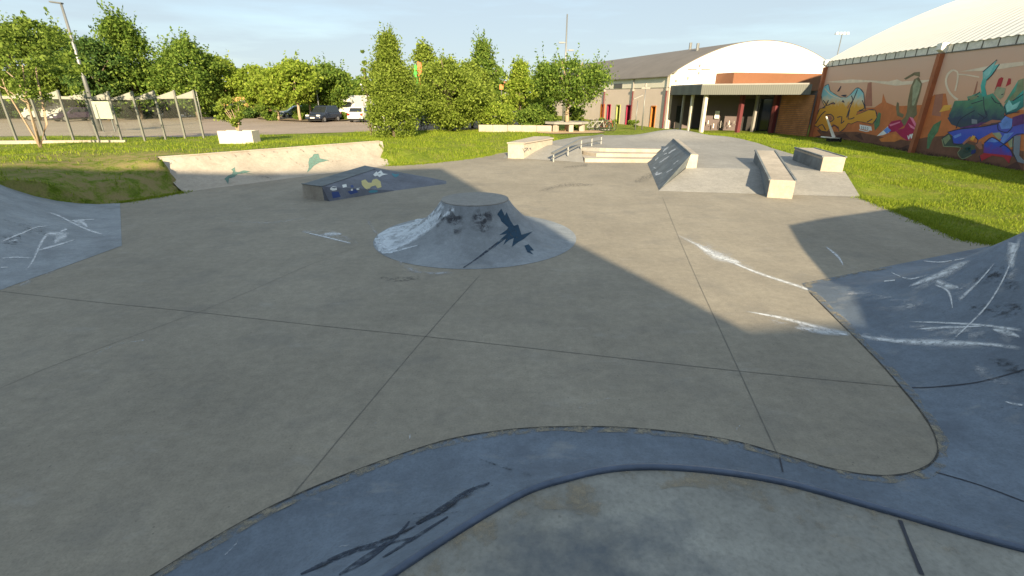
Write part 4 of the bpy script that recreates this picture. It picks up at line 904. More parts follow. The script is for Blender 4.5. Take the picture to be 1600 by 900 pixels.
for a, b, c in ops:
    wseg(m, t0, a, -.2, OH); t0 = b
wseg(m, t0, HL, -.2, OH); wseg(m, 0, HL, OH + .001, WH)
m.build('lower_wall', pink, hall)
m = MB(); wseg(m, -.0, HL, WH + .001, 4.88, WT, .05); m.build('upper_wall', cream, hall)
for a, b, c in ops:
    f = MB()
    wseg(f, a - .05, a + .05, 0, OH + .05, WT, .05); wseg(f, b - .05, b + .05, 0, OH + .05, WT, .05); wseg(f, a + .05, b - .05, OH - .05, OH + .05, WT, .05)
    w_ = f.build('window', SC[c], hall)
    g_ = MB(); wseg(g_, a + .05, b - .05, 0, OH - .05, .32, -.3); g_.build('pane', MT['dark_glass'], w_)
m = MB(); ta, tb = on_line(973, 135, P0, FD), on_line(960, 135, P0, FD); wseg(m, ta, tb, 3.82, 4.3, .1, .07); m.build('vent_grille', plain('dark_grille', (.1, .1, .1)), hall)
dpm = plain('dark_red_downpipe', (.13, .03, .035)); gpm = plain('grey_downpipe', (.3, .28, .26))
for u in (900, 944, 988, 1040):
    tt = on_line(u, 170, P0, FD); p = P0 + FD * tt - GD * .12
    MB().tube([p + Vector((0, 0, .05)), p + Vector((0, 0, 3.5))], .07, 6).build('downpipe', dpm, hall)
    MB().tube([p + Vector((0, 0, 3.72)), p + Vector((0, 0, 4.86))], .06, 6).build('downpipe', gpm, hall)
    MB().box(p + Vector((0, 0, 3.6)), (.22, .22, .24), R(17.3)).build('rain_hopper', gpm, hall)
def hz_roof(s): return 4.9 + .0272 * s * (21.5 - s)
vs, fs = [], []
for i in range(2):
    for k in range(41):
        s = -.35 + 22.2 * k / 40; q_ = P0 + FD * (.03 if i == 0 else HL) + GD * s; vs.append(Vector((q_.x, q_.y, hz_roof(s)))); vs.append(Vector((q_.x, q_.y, hz_roof(s) + .08)))
for k in range(40):
    a, b = 2 * k, 82 + 2 * k; fs += [(a + 1, b + 1, b + 3, a + 3), (a, a + 2, b + 2, b), (a, a + 1, a + 3, a + 2), (b, b + 2, b + 3, b + 1)]
fs += [(0, 82, 83, 1), (80, 81, 163, 162)]
build('roof', vs, fs, plain('grey_brown_roof', (.16, .145, .13), .7, .15, .5), hall)
for s, tt in ((5.5, 4.0), (7.5, 8.0)):
    p = P0 + GD * s + FD * tt; MB().tube([p + Vector((0, 0, hz_roof(s))), p + Vector((0, 0, hz_roof(s) + .75))], .16, 8).build('roof_vent', MT['steel'], hall)
gp = [P0 + GD * s + Vector((0, 0, hz_roof(s) - .005)) for s in [21.5 * k / 30 for k in range(31)]]
MB().extr([P0 + GD * .41 + Vector((0, 0, WH))] + [gp[0] + GD * .41] + gp[1:] + [P0 + GD * 21.5 + Vector((0, 0, WH))], FD * .35).build('gable_wall', MT['white'], hall)
MB().extr([P0 + GD * .42 - Vector((0, 0, .2)), P0 + GD * 21.5 - Vector((0, 0, .2)), P0 + GD * 21.5 + Vector((0, 0, WH)), P0 + GD * .42 + Vector((0, 0, WH))], FD * .33).build('entrance_wall', plum, hall)
sd_ = on_line(1059, 185, P0, GD)
MB().extr([P0 + GD * (sd_ - .25) + GN * .03, P0 + GD * (sd_ + .3) + GN * .03, P0 + GD * (sd_ + .3) + GN * .03 + Vector((0, 0, 2.1)), P0 + GD * (sd_ - .25) + GN * .03 + Vector((0, 0, 2.1))], GN * .04).build('door', plain('black_door', (.02, .022, .02)), hall)
# orange clad storey in front of the gable
so = on_line(1146, 122, P0 + GN * 2.5, GD); pa = P0 + GN * 2.5 + GD * so; zt = AT(1146, 113, pa.y).z
MB().prism([tuple(x[:2]) for x in (pa, pa + GD * 13, pa + GD * 13 + FD * 2.4, pa + FD * 2.4)], 3.5, zt).build('orange_storey', plain('orange_cladding', (.21, .09, .045), .7, .06), hall)
# lettering-sized ornament on the gable: a crossed bar emblem
sx_ = on_line(1092, 107, P0, GD); pc = P0 + GD * sx_ + GN * .12; zc = AT(1092, 108, pc.y).z
m = MB(); m.box(pc + GD * -.75 + Vector((0, 0, zc)), (1.0, .06, .08), R(17.3)); m.build('wall_bar', gpm, hall)
MB().box(pc + GD * .75 + Vector((0, 0, zc)), (1.0, .06, .08), R(17.3)).build('wall_bar', gpm, hall)
MB().box(pc + Vector((0, 0, zc + .32)), (.14, .08, .22), R(17.3)).build('wall_light', gpm, hall)
MB().box(pc + Vector((0, 0, zc - .32)), (.14, .08, .22), R(17.3)).build('wall_light', gpm, hall)
for u, v in ((1056, 126), (1074, 122)):
    s_ = on_line(u, v, P0, GD); p = P0 + GD * s_ + GN * .1; MB().box((p.x, p.y, AT(u, v, p.y).z), (.2, .1, .2), R(17.3)).build('wall_light', gpm, hall)

K0 = AT(1095, 148, 43.0); K1 = AT(1266, 148, 39.6); zc0 = K0.z; zc1 = AT(1095, 133, 43.0).z; K0 = Vector((K0.x, K0.y, 0)); K1 = Vector((K1.x, K1.y, 0))
canopy = thing('entrance_canopy', 'long grey metal entrance canopy on white and dark red columns', 'canopy', K0)
PB = P0 + GD * .5 + GN * .06; PE = P0 + GD * 10 + GN * .06
m, t, b, o = M('grey_fascia'); g_ = t.nodes.new('ShaderNodeTexWave'); g_.inputs['Scale'].default_value = 2.2; g_.bands_direction = 'X'
t.links.new(pos(t), g_.inputs[0]); t.links.new(ramp(t, g_.outputs['Fac'], [(.2, (.115, .122, .11)), (.8, (.145, .152, .135))]), b.inputs['Base Color']); b.inputs['Roughness'].default_value = .6; MT['fascia'] = m
MB().prism([tuple(x[:2]) for x in (PB - GD * .45, K0, K1, PE)], zc0, zc1).build('roof_slab', MT['fascia'], canopy)
MB().prism([tuple(x[:2]) for x in (PB - GD * .45, K0 + Vector((.1, .2, 0)), K1 + Vector((-.1, .2, 0)), PE)], zc1 + .002, zc1 + .1).build('roof_edge', gpm, canopy)
for u, v, Y, w, mm in ((1064, 190, 47.6, .16, 'g'), (1077.5, 190, 45.6, .2, 'w'), (1097, 195, 43.4, .26, 'w'), (1153.5, 195, 43.4, .3, 'r'), (1176.5, 195, 44.2, .2, 'g'), (1206.5, 195, 42.6, .34, 'r')):
    p = AT(u, v, Y); z = h1(p.x, p.y)
    MB().box((p.x, p.y, (z + zc0) / 2 - .05), (w, w, zc0 - z + .09), R(17)).build('column', {'g': gpm, 'w': plain('white_column', (.66, .6, .52)), 'r': dpm}[mm], canopy)
def panel(par, name, u0, u1, v, Y0, Y1, z0, z1, mat, th=.08):
    a, b_ = AT(u0, v, Y0), AT(u1, v, Y1); d = (b_ - a); d.z = 0; n = Vector((-d.y, d.x, 0)).normalized() * th
    return MB().extr([Vector((a.x, a.y, z0)), Vector((b_.x, b_.y, z0)), Vector((b_.x, b_.y, z1)), Vector((a.x, a.y, z1))], n).build(name, mat, par)
wd_ = concrete('orange_timber', (.5, .23, .1), .25, (.3, .13, .06), .5, 1.5)
m = MB(); a, b_ = AT(1214, 190, 42.4), AT(1264, 190, 39.5)
for k in range(22):
    z = -.1 + k * .145; d = (b_ - a); d.z = 0; n = Vector((-d.y, d.x, 0)).normalized() * .06
    m.extr([Vector((a.x, a.y, z)), Vector((b_.x, b_.y, z)), Vector((b_.x, b_.y, z + .115)), Vector((a.x, a.y, z + .115))], n)
scr = m.build('slat_screen', wd_, canopy)
panel(canopy, 'screen_wall', 1213, 1264, 190, 42.6, 39.75, -.1, zc0 - .01, plum, .12)
panel(canopy, 'lobby_wall', 1098, 1214, 190, 47.0, 44.6, -.1, zc0 - .01, plum, .15)
dg = panel(canopy, 'glass_door', 1181, 1201, 190, 45.2, 44.6, -.05, 2.75, MT['dark_glass'], .06)
for u in (1182, 1187, 1194, 1200): panel(dg, 'door_frame', u, u + .8, 190, 45.12, 45.1 - .3 * 0, -.05, 2.4, gpm, .05)
panel(canopy, 'dark_panel', 1159, 1178, 190, 45.7, 45.2, -.05, 2.75, plain('dark_panel', (.035, .03, .03)), .05)
panel(canopy, 'notice', 1116, 1123, 186, 46.4, 46.3, 1.1, 1.75, MT['white'], .03)
for k in range(12):
    u = random.uniform(1104, 1150); panel(canopy, 'paper_scrap', u, u + random.uniform(.8, 1.6), 200, 46.5 - (u - 1098) * .02, 46.5 - (u - 1098) * .02, .2 + random.random() * .5, .35 + random.random() * .6, gpm if k % 2 else MT['white'], .02)
panel(canopy, 'service_cabinet', 1038.5, 1043.5, 195, 49.6, 49.5, 0, .75, gpm, .2)

# ------------------------------------------------------------------ trees
def leaves(pts, size, rng, up=.35):
    n = len(pts); nr = rng.normal(size=(n, 3)); nr[:, 2] += up; nr /= np.linalg.norm(nr, axis=1)[:, None]
    a = np.cross(nr, rng.normal(size=(n, 3))); a /= np.linalg.norm(a, axis=1)[:, None]; b = np.cross(nr, a)
    s = size * rng.uniform(.6, 1.35, n)[:, None]
    v = np.stack([pts - a * s, pts + b * s * .55, pts + a * s, pts - b * s * .55], 1).reshape(-1, 3)
    f = np.arange(4 * n).reshape(-1, 4); return v, f
SHAPES = {
    'round': lambda t: math.sqrt(max(0, 1 - (2 * t - 1) ** 2)) * .55 + .45 * min(1, 3 * t) * min(1, 3 * (1 - t)),
    'cone': lambda t: (1 - t) ** .75 * min(1, .55 + 2.2 * t) * 1.05,
    'spire': lambda t: min(1, .7 + 1.4 * t) * (1 - t ** 2.2) ** .8 * (1 if t < .75 else .8),
    'umbrella': lambda t: (min(1, .55 + 1.3 * t)) * math.sqrt(max(0, 1 - t ** 2.6)),
    'vase': lambda t: (.45 + .75 * t) * math.sqrt(max(0, 1 - t ** 5)),
    'feather': lambda t: (.8 + .3 * math.sin(9 * t)) * (1 - t) ** .55,
}
def crown_mesh(rng, cx, cy, z0, z1, rad, shape, n, size, sparse=.0, squash=1.0, lean=(0, 0), spikes=0):
    fn = SHAPES[shape]; nc = max(16, n // 95); P = []
    lob = rng.uniform(0, 6.28, 4)
    for _ in range(nc):
        t = rng.uniform(0, 1) ** .9; a = rng.uniform(0, 2 * math.pi)
        rr = rad * fn(t) * (1 + .16 * math.sin(3 * a + lob[0] + 4 * t) + .13 * math.sin(5 * a + lob[1] - 7 * t)); r = rr * (rng.uniform(.25, 1) ** .45)
        c = np.array([cx + lean[0] * t + r * math.cos(a), cy + lean[1] * t + r * math.sin(a) * squash, z0 + t * (z1 - z0)])
        s = rad * rng.uniform(.075, .18) * (1 - sparse * .4); k = int(n / nc * rng.uniform(.6, 1.4))
        d = rng.normal(size=(k, 3)) * s * np.array([1, 1, .62]); P.append(c + d)
        if spikes and rng.uniform() < spikes:                                  # long shoots that break the outline
            L_ = rad * rng.uniform(.25, .6); q = np.linspace(0, 1, 16)[:, None]; dirv = np.array([math.cos(a) * .35, math.sin(a) * .35, 1.0])
            P.append(c + q * dirv * L_ + rng.normal(size=(16, 3)) * size * .5)
    return leaves(np.concatenate(P), size, rng)
def trunk_mb(base, top, r0, rng, limbs=5, spread=1.0, ztop=None):
    m = MB(); b = Vector(base); t = Vector(top); pts = [b.lerp(t, k / 5) + Vector((rng.uniform(-.06, .06), rng.uniform(-.06, .06), 0)) * (k > 0) for k in range(6)]
    pts[0] = b - Vector((0, 0, .1)); m.tube(pts, [r0 * 1.25, r0, r0 * .9, r0 * .8, r0 * .66, r0 * .5], 8)
    for k in range(limbs):
        a = 6.28 * k / limbs + rng.uniform(-.4, .4); s = pts[rng.integers(2, 5)]; e = s + Vector((math.cos(a) * spread * rng.uniform(.5, .9), math.sin(a) * spread * rng.uniform(.5, .9), rng.uniform(.6, 1.4) * spread))
        mid = s.lerp(e, .5) + Vector((0, 0, .1)); m.tube([s, mid, e], [r0 * .5, r0 * .35, r0 * .15], 6)
    return m
SEED = [11]
def tree(name, label, u, Y, vt, vb, hw, shape, mat, n0_, size0_, du=0, cat='tree', group=None, bark='bark', trunk=True, sparse=0, squash=1., spikes=0, lean=0, zoff=0):
    """u: where the trunk stands; vt/vb: crown top and bottom as measured; hw: half width; Y: distance"""
    n, size = int(n0_ * 1.75), size0_ * .66
    SEED[0] += 1; rng = np.random.default_rng(SEED[0])
    vmid = (vt + vb) / 2; c = AT(u + du, vmid, Y); z1 = AT(u, vt, Y).z; z0 = AT(u, vb, Y).z; rad = hw / ppm(Y, (z0 + z1) / 2)
    bs = AT(u, vb, Y); g = h1(bs.x, Y) + zoff; x = AT(u, 190, Y).x
    z0 = max(z0, g + .05)
    t = thing(name, label, cat, (x, Y, g), group)
    v, f = crown_mesh(rng, c.x if du else x, Y, z0, z1, rad, shape, n, size, sparse, squash, (lean, 0), spikes)
    build('crown', v.tolist(), f.tolist(), LF[mat], t)
    if trunk:
        trunk_mb((x, Y, g), (c.x if du else x, Y, z0 + .55 * (z1 - z0)), max(.07, rad * .055), rng, 6, rad * .7).build('trunk', MT[bark], t, True)
    return t
TG = 'trees behind the parking lot'
tree('park_tree', 'tall olive green tree cut by the left photo edge', -18, 62, 38, 165, 48, 'round', 'olive', 6500, .26, group=TG)
tree('park_tree', 'broad olive tree left of the tall street lamp', 62, 60, 42, 165, 50, 'round', 'olive', 8000, .26, group=TG, spikes=.15)
tree('park_tree', 'olive tree directly behind the tall street lamp', 122, 64, 45, 165, 46, 'round', 'olive', 8000, .26, group=TG, spikes=.15)
tree('park_tree', 'dark round tree between the street lamp and the tallest green tree', 172, 58, 62, 168, 40, 'round', 'dark', 7500, .25, group=TG)
tree('park_tree', 'tallest dark green tree with feathery top behind the glass fence', 222, 62, 33, 160, 58, 'cone', 'mid', 10500, .27, group=TG, spikes=.5)
tree('park_tree', 'dark lower tree filling the gap behind the last fence posts', 262, 66, 105, 170, 36, 'round', 'dark', 5000, .25, group=TG)
tree('park_tree', 'green tree with feathery top above the planter shrub', 312, 62, 69, 168, 44, 'round', 'mid', 8500, .26, group=TG, spikes=.5)
tree('park_tree', 'small pale green tree right of the feathery topped tree', 358, 66, 92, 155, 30, 'round', 'bright', 5200, .25, group=TG, spikes=.4)
tree('park_tree', 'round bright tree behind the white awning', 408, 66, 106, 165, 30, 'round', 'bright', 5200, .25, group=TG)
IG = 'staked young trees on the planting strip'
tree('street_tree', 'low bright green tree leftmost on the planting strip', 436, 60, 112, 163, 32, 'round', 'bright', 5200, .25, group=IG, bark='bark_pale')
tree('street_tree', 'tallest bright tree on the planting strip left of the dark car', 470, 58, 99, 158, 38, 'round', 'bright', 6400, .25, group=IG, bark='bark_pale', spikes=.15)
tree('street_tree', 'darker tree on the planting strip over the dark car', 488, 61, 103, 157, 32, 'round', 'mid', 5200, .25, group=IG, bark='bark_pale')
tree('street_tree', 'wide tree above the two dark parked cars', 522, 62, 104, 164, 36, 'round', 'mid', 6800, .25, group=IG, bark='bark_pale', spikes=.2)
tree('street_tree', 'low drooping tree beside the white motorhome', 538, 63, 122, 176, 22, 'round', 'bright', 5200, .25, group=IG, bark='bark_pale')
tree('hornbeam', 'conical leafy hornbeam growing from the lawn behind the long quarter pipe', 614, 35.2, 58, 220, 42, 'spire', 'yellow', 17000, .12, du=-2, cat='tree', spikes=.35)
tree('hornbeam', 'thin side shoot of leaves left of the conical hornbeam', 578, 36.0, 76, 150, 14, 'feather', 'olive', 700, .15, cat='tree', trunk=True, sparse=.5)
tree('poplar', 'slim yellow green poplar behind the coloured pennant pole', 668, 50, 72, 175, 30, 'spire', 'yellow', 5200, .2, spikes=.5)
tree('apple_tree', 'round yellow green tree with a short dark trunk on the lawn', 704, 42.5, 98, 197, 58, 'round', 'yellow', 12500, .16, spikes=.12)
tree('maple', 'yellow green tree merging with the right side of the round lawn tree', 738, 46, 100, 188, 34, 'round', 'yellow', 6500, .19)
tree('pine', 'feathery dark spiky tree behind the street signs', 757, 54, 68, 180, 42, 'cone', 'mid', 6800, .2, spikes=.9, sparse=.4)
tree('cypress', 'pyramidal bright green tree right of the street signs', 812, 52, 100, 192, 32, 'cone', 'bright', 7500, .2, spikes=.2)
tree('cypress', 'small pyramidal green tree left of the umbrella tree', 845, 50, 120, 192, 26, 'cone', 'bright', 4500, .2)
tree('linden', 'umbrella shaped tree shading the concrete ring bench', 886, 41.4, 100, 160, 60, 'vase', 'mid', 7000, .16, bark='bark_pale', spikes=.35)
SG = 'clipped shrubs along the low concrete wall'
tree('shrub', 'large bright shrub behind the left end of the low wall', 772, 43, 163, 200, 30, 'round', 'bright', 4200, .14, cat='shrub', group=SG, trunk=False)
tree('shrub', 'darker shrub behind the low wall next to the ring bench', 838, 42.6, 168, 201, 28, 'round', 'mid', 4200, .14, cat='shrub', group=SG, trunk=False)
tree('shrub', 'small yellow shrub behind the ring bench', 866, 43.6, 183, 200, 9, 'round', 'yellow', 800, .13, cat='shrub', group=SG, trunk=False)
tree('shrub', 'olive shrub behind the ring bench trunks', 898, 44.5, 168, 200, 17, 'round', 'olive', 2200, .14, cat='shrub', group=SG, trunk=False)
HG = 'ornamental grass clumps by the pink wall'
for u, Y, vt, lab in ((942, 46, 185, 'grass clump behind the bicycles at the pink wall'), (954, 46.5, 187, 'bluish grass clump right of the bicycles'), (989, 46.5, 188, 'tallest grass clump under the slanted wall lamp')):
    tree('grass_clump', lab, u, Y, vt, 199, 9, 'vase', 'olive', 900, .13, cat='plant', group=HG, trunk=False)
BG = 'low bushes around the parking lot'
for u, Y, vt, vb, hw, mm, lab in ((-10, 66, 160, 188, 40, 'mid', 'bush behind the lot at the far left edge'), (40, 67, 158, 188, 38, 'dark', 'dark bush behind the white van'), (150, 66, 160, 187, 40, 'olive', 'bush behind the blank sign board'), (205, 66, 162, 187, 34, 'dark', 'dark bush behind the middle of the glass fence'), (260, 68, 160, 186, 36, 'dark', 'dark bush behind the last glass bays'), (330, 70, 168, 184, 28, 'mid', 'green bush left of the planter shrub'), (392, 66, 172, 187, 20, 'dark', 'dark bush under the white awning'),
                           (424, 60, 160, 190, 17, 'mid', 'upright bush at the left tip of the planting strip'), (474, 60.5, 178, 189, 12, 'olive', 'low bush left of the dark hatchback'), (500, 66, 166, 184, 40, 'mid', 'bush behind the dark parked cars'), (538, 60, 177, 190, 9, 'olive', 'small bush right of the dark hatchback'), (600, 52, 170, 195, 22, 'mid', 'bush between the white car and the hornbeam'), (690, 56, 160, 190, 30, 'mid', 'bush behind the red clad person')):
    tree('bush', lab, u, Y, vt, vb, hw, 'round', mm, 2600, .22, cat='bush', group=BG, trunk=False)
# multi-stem tree on the left lawn
def multistem():
    bp = AT(63, 233, 23.4); g = h1(bp.x, bp.y); rng = np.random.default_rng(5)
    t = thing('multi_stem_tree', 'multi stemmed tree with thin pale bark in front of the glass fence', 'tree', (bp.x, bp.y, g))
    m = MB(); q = zz(0, 100, 6.0); base = Vector((bp.x, bp.y, g - .1))
    for pts, r in (([(345, 800), (305, 660), (180, 450), (60, 250), (20, 140)], .05), ([(375, 790), (320, 560), (240, 320), (170, 160), (60, 70)], .06), ([(385, 790), (300, 520), (250, 300), (225, 130), (210, 10)], .05), ([(405, 795), (435, 560), (385, 300), (345, 120), (330, -20)], .055), ([(300, 400), (200, 330), (60, 240), (-60, 180)], .03)):
        P = [AT(x, y, 23.4 + (i * .12 if r > .052 else -i * .1)) for i, (x, y) in enumerate(q(pts))]
        if r > .04: P[0] = base + Vector((rng.uniform(-.1, .1), 0, 0))
        m.tube(P, [r * (1 - .16 * i) for i in range(len(P))], 7)
    m.build('trunk', MT['bark_pale'], t, True)
    c = AT(62, 90, 23.4); V = []
    v, f = crown_mesh(rng, c.x - .1, 23.3, AT(60, 150, 23.4).z, AT(60, 36, 23.4).z, 68 / ppm(23.4, 5), 'umbrella', 3600, .08, .5, spikes=.3)
    build('crown', v.tolist(), f.tolist(), LF['olive'], t)
multistem()
# distant belt of woodland seen between the trees
rng = np.random.default_rng(99); V, Fc, off = [], [], 0
for k in range(120):
    x = rng.uniform(-150, 70); y = 118 + rng.uniform(0, 25); h = rng.uniform(5, 9)
    v, f = crown_mesh(rng, x, y, .3, h, rng.uniform(3, 5.5), 'round', 420, .7); V.append(v); Fc.append(f + off); off += len(v)
o = build('distant_woodland', np.concatenate(V).tolist(), np.concatenate(Fc).tolist(), LF['mid']); o['kind'] = 'stuff'
o['label'] = 'distant belt of woodland behind the parking lot'; o['category'] = 'woodland'

# ------------------------------------------------------------------ glass fence on its plinth, left
def fence():
    a, b = AT(27, 224, 26.05), AT(320, 216, 29.32); A, B = Vector((a.x, a.y, 0)), Vector((b.x, b.y, 0)); D = (B - A)
    t = thing('glass_fence', 'glass panel fence with steel posts and sawtooth brackets along the lot', 'fence', (A.x, A.y, h1(A.x, A.y)))
    us = [27, 72, 116, 155, 191, 227, 260, 291, 320]; us = [-38, -5] + us
    fsm = plain('pale_steel', (.2, .205, .185), .5, .08, 4, .3); gl = glass('hazy_glass', (.95, .97, .95), .05, .2)
    prev = None; d = D.normalized(); n = Vector((-d.y, d.x, 0))
    for u in us:
        s = on_line(u, 221, A, D); p = A + D * s; g = h1(p.x, p.y)
        MB().bar((p.x, p.y, g - .1), (p.x, p.y, g + 2.62), .09, .09).build('post', fsm, t)
        m = MB(); q_ = p - d * .95; m.extr([Vector((p.x, p.y, g + 2.6)), Vector((p.x, p.y, g + 2.22)), Vector((q_.x, q_.y, g + 2.26))], n * .05); m.build('bracket', fsm, t)
        if prev:
            pp, pg = prev; e = d * .06
            MB().bar((pp + e).to_tuple()[:2] + (pg + 2.24,), (p - e).to_tuple()[:2] + (g + 2.24,), .07, .14).build('top_rail', fsm, t)
            MB().extr([Vector(((pp + e).x, (pp + e).y, pg + .3)), Vector(((p - e).x, (p - e).y, g + .3)), Vector(((p - e).x, (p - e).y, g + 2.15)), Vector(((pp + e).x, (pp + e).y, pg + 2.15))], n * .012).build('glass_panel', gl, t)
        prev = (p, g)
    p0 = A + D * on_line(-60, 221, A, D); p1 = A + D * on_line(200, 221, A, D); g0, g1 = h1(p0.x, p0.y), h1(p1.x, p1.y)
    pw = thing('plinth_wall', 'low pale concrete kerb wall at the foot of the glass fence', 'wall', (p0.x, p0.y, g0))
    MB().prism([tuple(x[:2]) for x in (p0 - n * .45, p1 - n * .45, p1 - n * .2, p0 - n * .2)], [g0 - .3, g1 - .3, g1 - .3, g0 - .3], [g0 + .22, g1 + .12, g1 + .12, g0 + .22]).build('wall_body', MT['pale'], pw)
fence()
def lamp(name, label, u, v, Y, vtop, r, head):
    p = AT(u, v, Y); g = h1(p.x, Y); lo, hi = 0.0, 40.0
    def vv(z):
        f_ = Y * CP + (EYE - z) * SP; return 450 - F * (Y * SP - (EYE - z) * CP) / f_
    for _ in range(40):
        mid = (lo + hi) / 2
        if vv(mid) > vtop: lo = mid
        else: hi = mid
    t = thing(name, label, 'lamp' if 'lamp' in name else 'mast', (p.x, Y, g))
    MB().tube([(p.x, Y, g - .1), (p.x, Y, g + .5 * (lo - g)), (p.x, Y, lo)], [r * 1.3, r, r * .6], 10).build('pole', MT['steel'], t, True)
    head(t, Vector((p.x, Y, lo))); return t
def head_left(t, p):
    m = MB(); m.bar(p + Vector((.1, 0, -.05)), p + Vector((-.75, 0, .05)), .28, .1); m.build('lamp_head', plain('dark_lamp_head', (.12, .13, .14)), t, bevel=.03)
lamp('street_lamp', 'tall grey street lamp rising behind the glass fence', 157, 207, 40, 4, .13, head_left)
def head_mast(t, p):
    for dx, dz_ in ((-.45, -2.9), (.5, -3.7), (.5, -7.2)):
        m = MB(); m.bar(p + Vector((0, 0, dz_)), p + Vector((dx, 0, dz_ + .02)), .08, .08); m.box(p + Vector((dx * 1.2, 0, dz_)), (.62, .3, .16)); m.build('lamp_head', plain('grey_lamp_head', (.22, .24, .25)), t)
lamp('lamp_mast', 'tall slender light mast with staggered lamps above the umbrella tree', 880, 190, 62, 22, .12, head_mast)
def head_t(t, p): MB().box(p + Vector((0, 0, -.25)), (.8, .12, .1)).build('cross_arm', gpm, t); MB().box(p, (.16, .16, .3)).build('lamp_head', gpm, t)
lamp('path_lamp', 'thin lamp post with cross arm beside the orange window slot', 1003, 200, 47, 133, .05, head_t)
def head_p(t, p): MB().bar(p + Vector((-.4, 0, .12)), p + Vector((.4, 0, .45)), .3, .06).build('lamp_head', gpm, t)
lamp('path_lamp', 'short lamp post with slanted flat head by the grass clump', 993, 196, 46.2, 157, .05, head_p)
def head_f(t, p):
    for dx in (-.8, -.25, .3, .85): MB().box(p + Vector((dx, 0, 0)), (.4, .2, .3)).build('floodlight', MT['white'], t)
    MB().box(p + Vector((0, .15, -.1)), (2.2, .1, .1)).build('cross_arm', gpm, t)
lamp('floodlight_mast', 'floodlight mast far behind the gap between the two roofs', 1296, 140, 85, 52, .1, head_f)
def head_s(t, p): MB().box(p, (.3, .2, .12)).build('lamp_head', MT['white'], t)
lamp('street_lamp', 'short lamp post among the trees left of the planter', 316, 186, 60, 128, .06, head_s)
lamp('street_lamp', 'thin lamp post between two trees over the dark cars', 500, 180, 59, 122, .06, head_s)
lamp('street_lamp', 'thin pole beside the white motorhome', 571, 185, 58, 132, .06, head_s)
# signs
def sign_board():
    p = AT(158, 205, 39); g = h1(p.x, p.y); t = thing('sign_board', 'blank pale green information board on two legs behind the fence', 'sign', (p.x, p.y, g))
    c = AT(160, 172, 39); m = MB().box((c.x, c.y, c.z), (1.62, .06, 1.25), R(-12)); m.build('board', plain('pale_green_board', (.42, .47, .38), .5, .05), t)
    for dx in (-.45, .45): MB().bar((c.x + dx, c.y + .06, g - .1), (c.x + dx, c.y + .06, c.z + .4), .07, .07).build('leg', MT['steel'], t)
sign_board()
def signpost(label, u, Y, vt, plates):
    p = AT(u, 185, Y); g = h1(p.x, Y); zt = AT(u, vt, Y).z
    t = thing('sign_post', label, 'sign', (p.x, Y, g)); MB().tube([(p.x, Y, g - .1), (p.x, Y, zt)], .05, 8).build('pole', MT['steel'], t)
    for v0, v1, w, mm in plates:
        a, b_ = AT(u, v0, Y).z, AT(u, v1, Y).z; MB().box((p.x, Y - .08, (a + b_) / 2), (w, .04, abs(a - b_))).build('plate', mm, t)
signpost('grey sign post with two pale plates beside the pyramidal tree', 792, 52, 128, [(145, 150, .45, MT['steel']), (151, 157, .55, MT['white']), (127, 130, .6, plain('brown_plate', (.25, .09, .06)))])
signpost('thin sign post with a small orange plate left of the plated post', 784, 52.5, 132, [(132, 140, .4, plain('orange_plate', (.5, .2, .05)))])
def pennants():
    Y = 45.5; p = AT(646, 182, Y); g = h1(p.x, Y); t = thing('pennant_sculpture', 'curved white pole topped by a green and an orange pennant', 'sculpture', (p.x, Y, g))
    P = [Vector((p.x, Y, g - .1))] + [AT(u, v, Y) for u, v in ((646, 170), (647, 155), (650, 143), (656, 136))]
    MB().tube(P, [.16, .16, .17, .13, .06], 8).build('curved_pole', MT['white'], t, True)
    def flat(pts, mm, nm, dy): MB().extr([AT(u, v, Y + dy) for u, v in pts], (0, .06, 0)).build(nm, mm, t)
    flat([(648, 100), (652, 104), (651, 118), (655, 132), (653, 142), (649, 136), (651, 126), (646, 116)], plain('green_pennant', (.05, .42, .06)), 'pennant', 0)
    flat([(652, 96), (658, 98), (660, 112), (656, 120), (661, 134), (657, 132), (653, 118), (652, 106)], plain('orange_pennant', (.6, .15, .05)), 'pennant', .2)
    q_ = AT(662.5, 203, 43.8); MB().tube([Vector((q_.x, q_.y, h1(q_.x, q_.y))), AT(661.5, 160, 43.8)], .045, 6).build('side_pole', MT['steel'], t)
pennants()

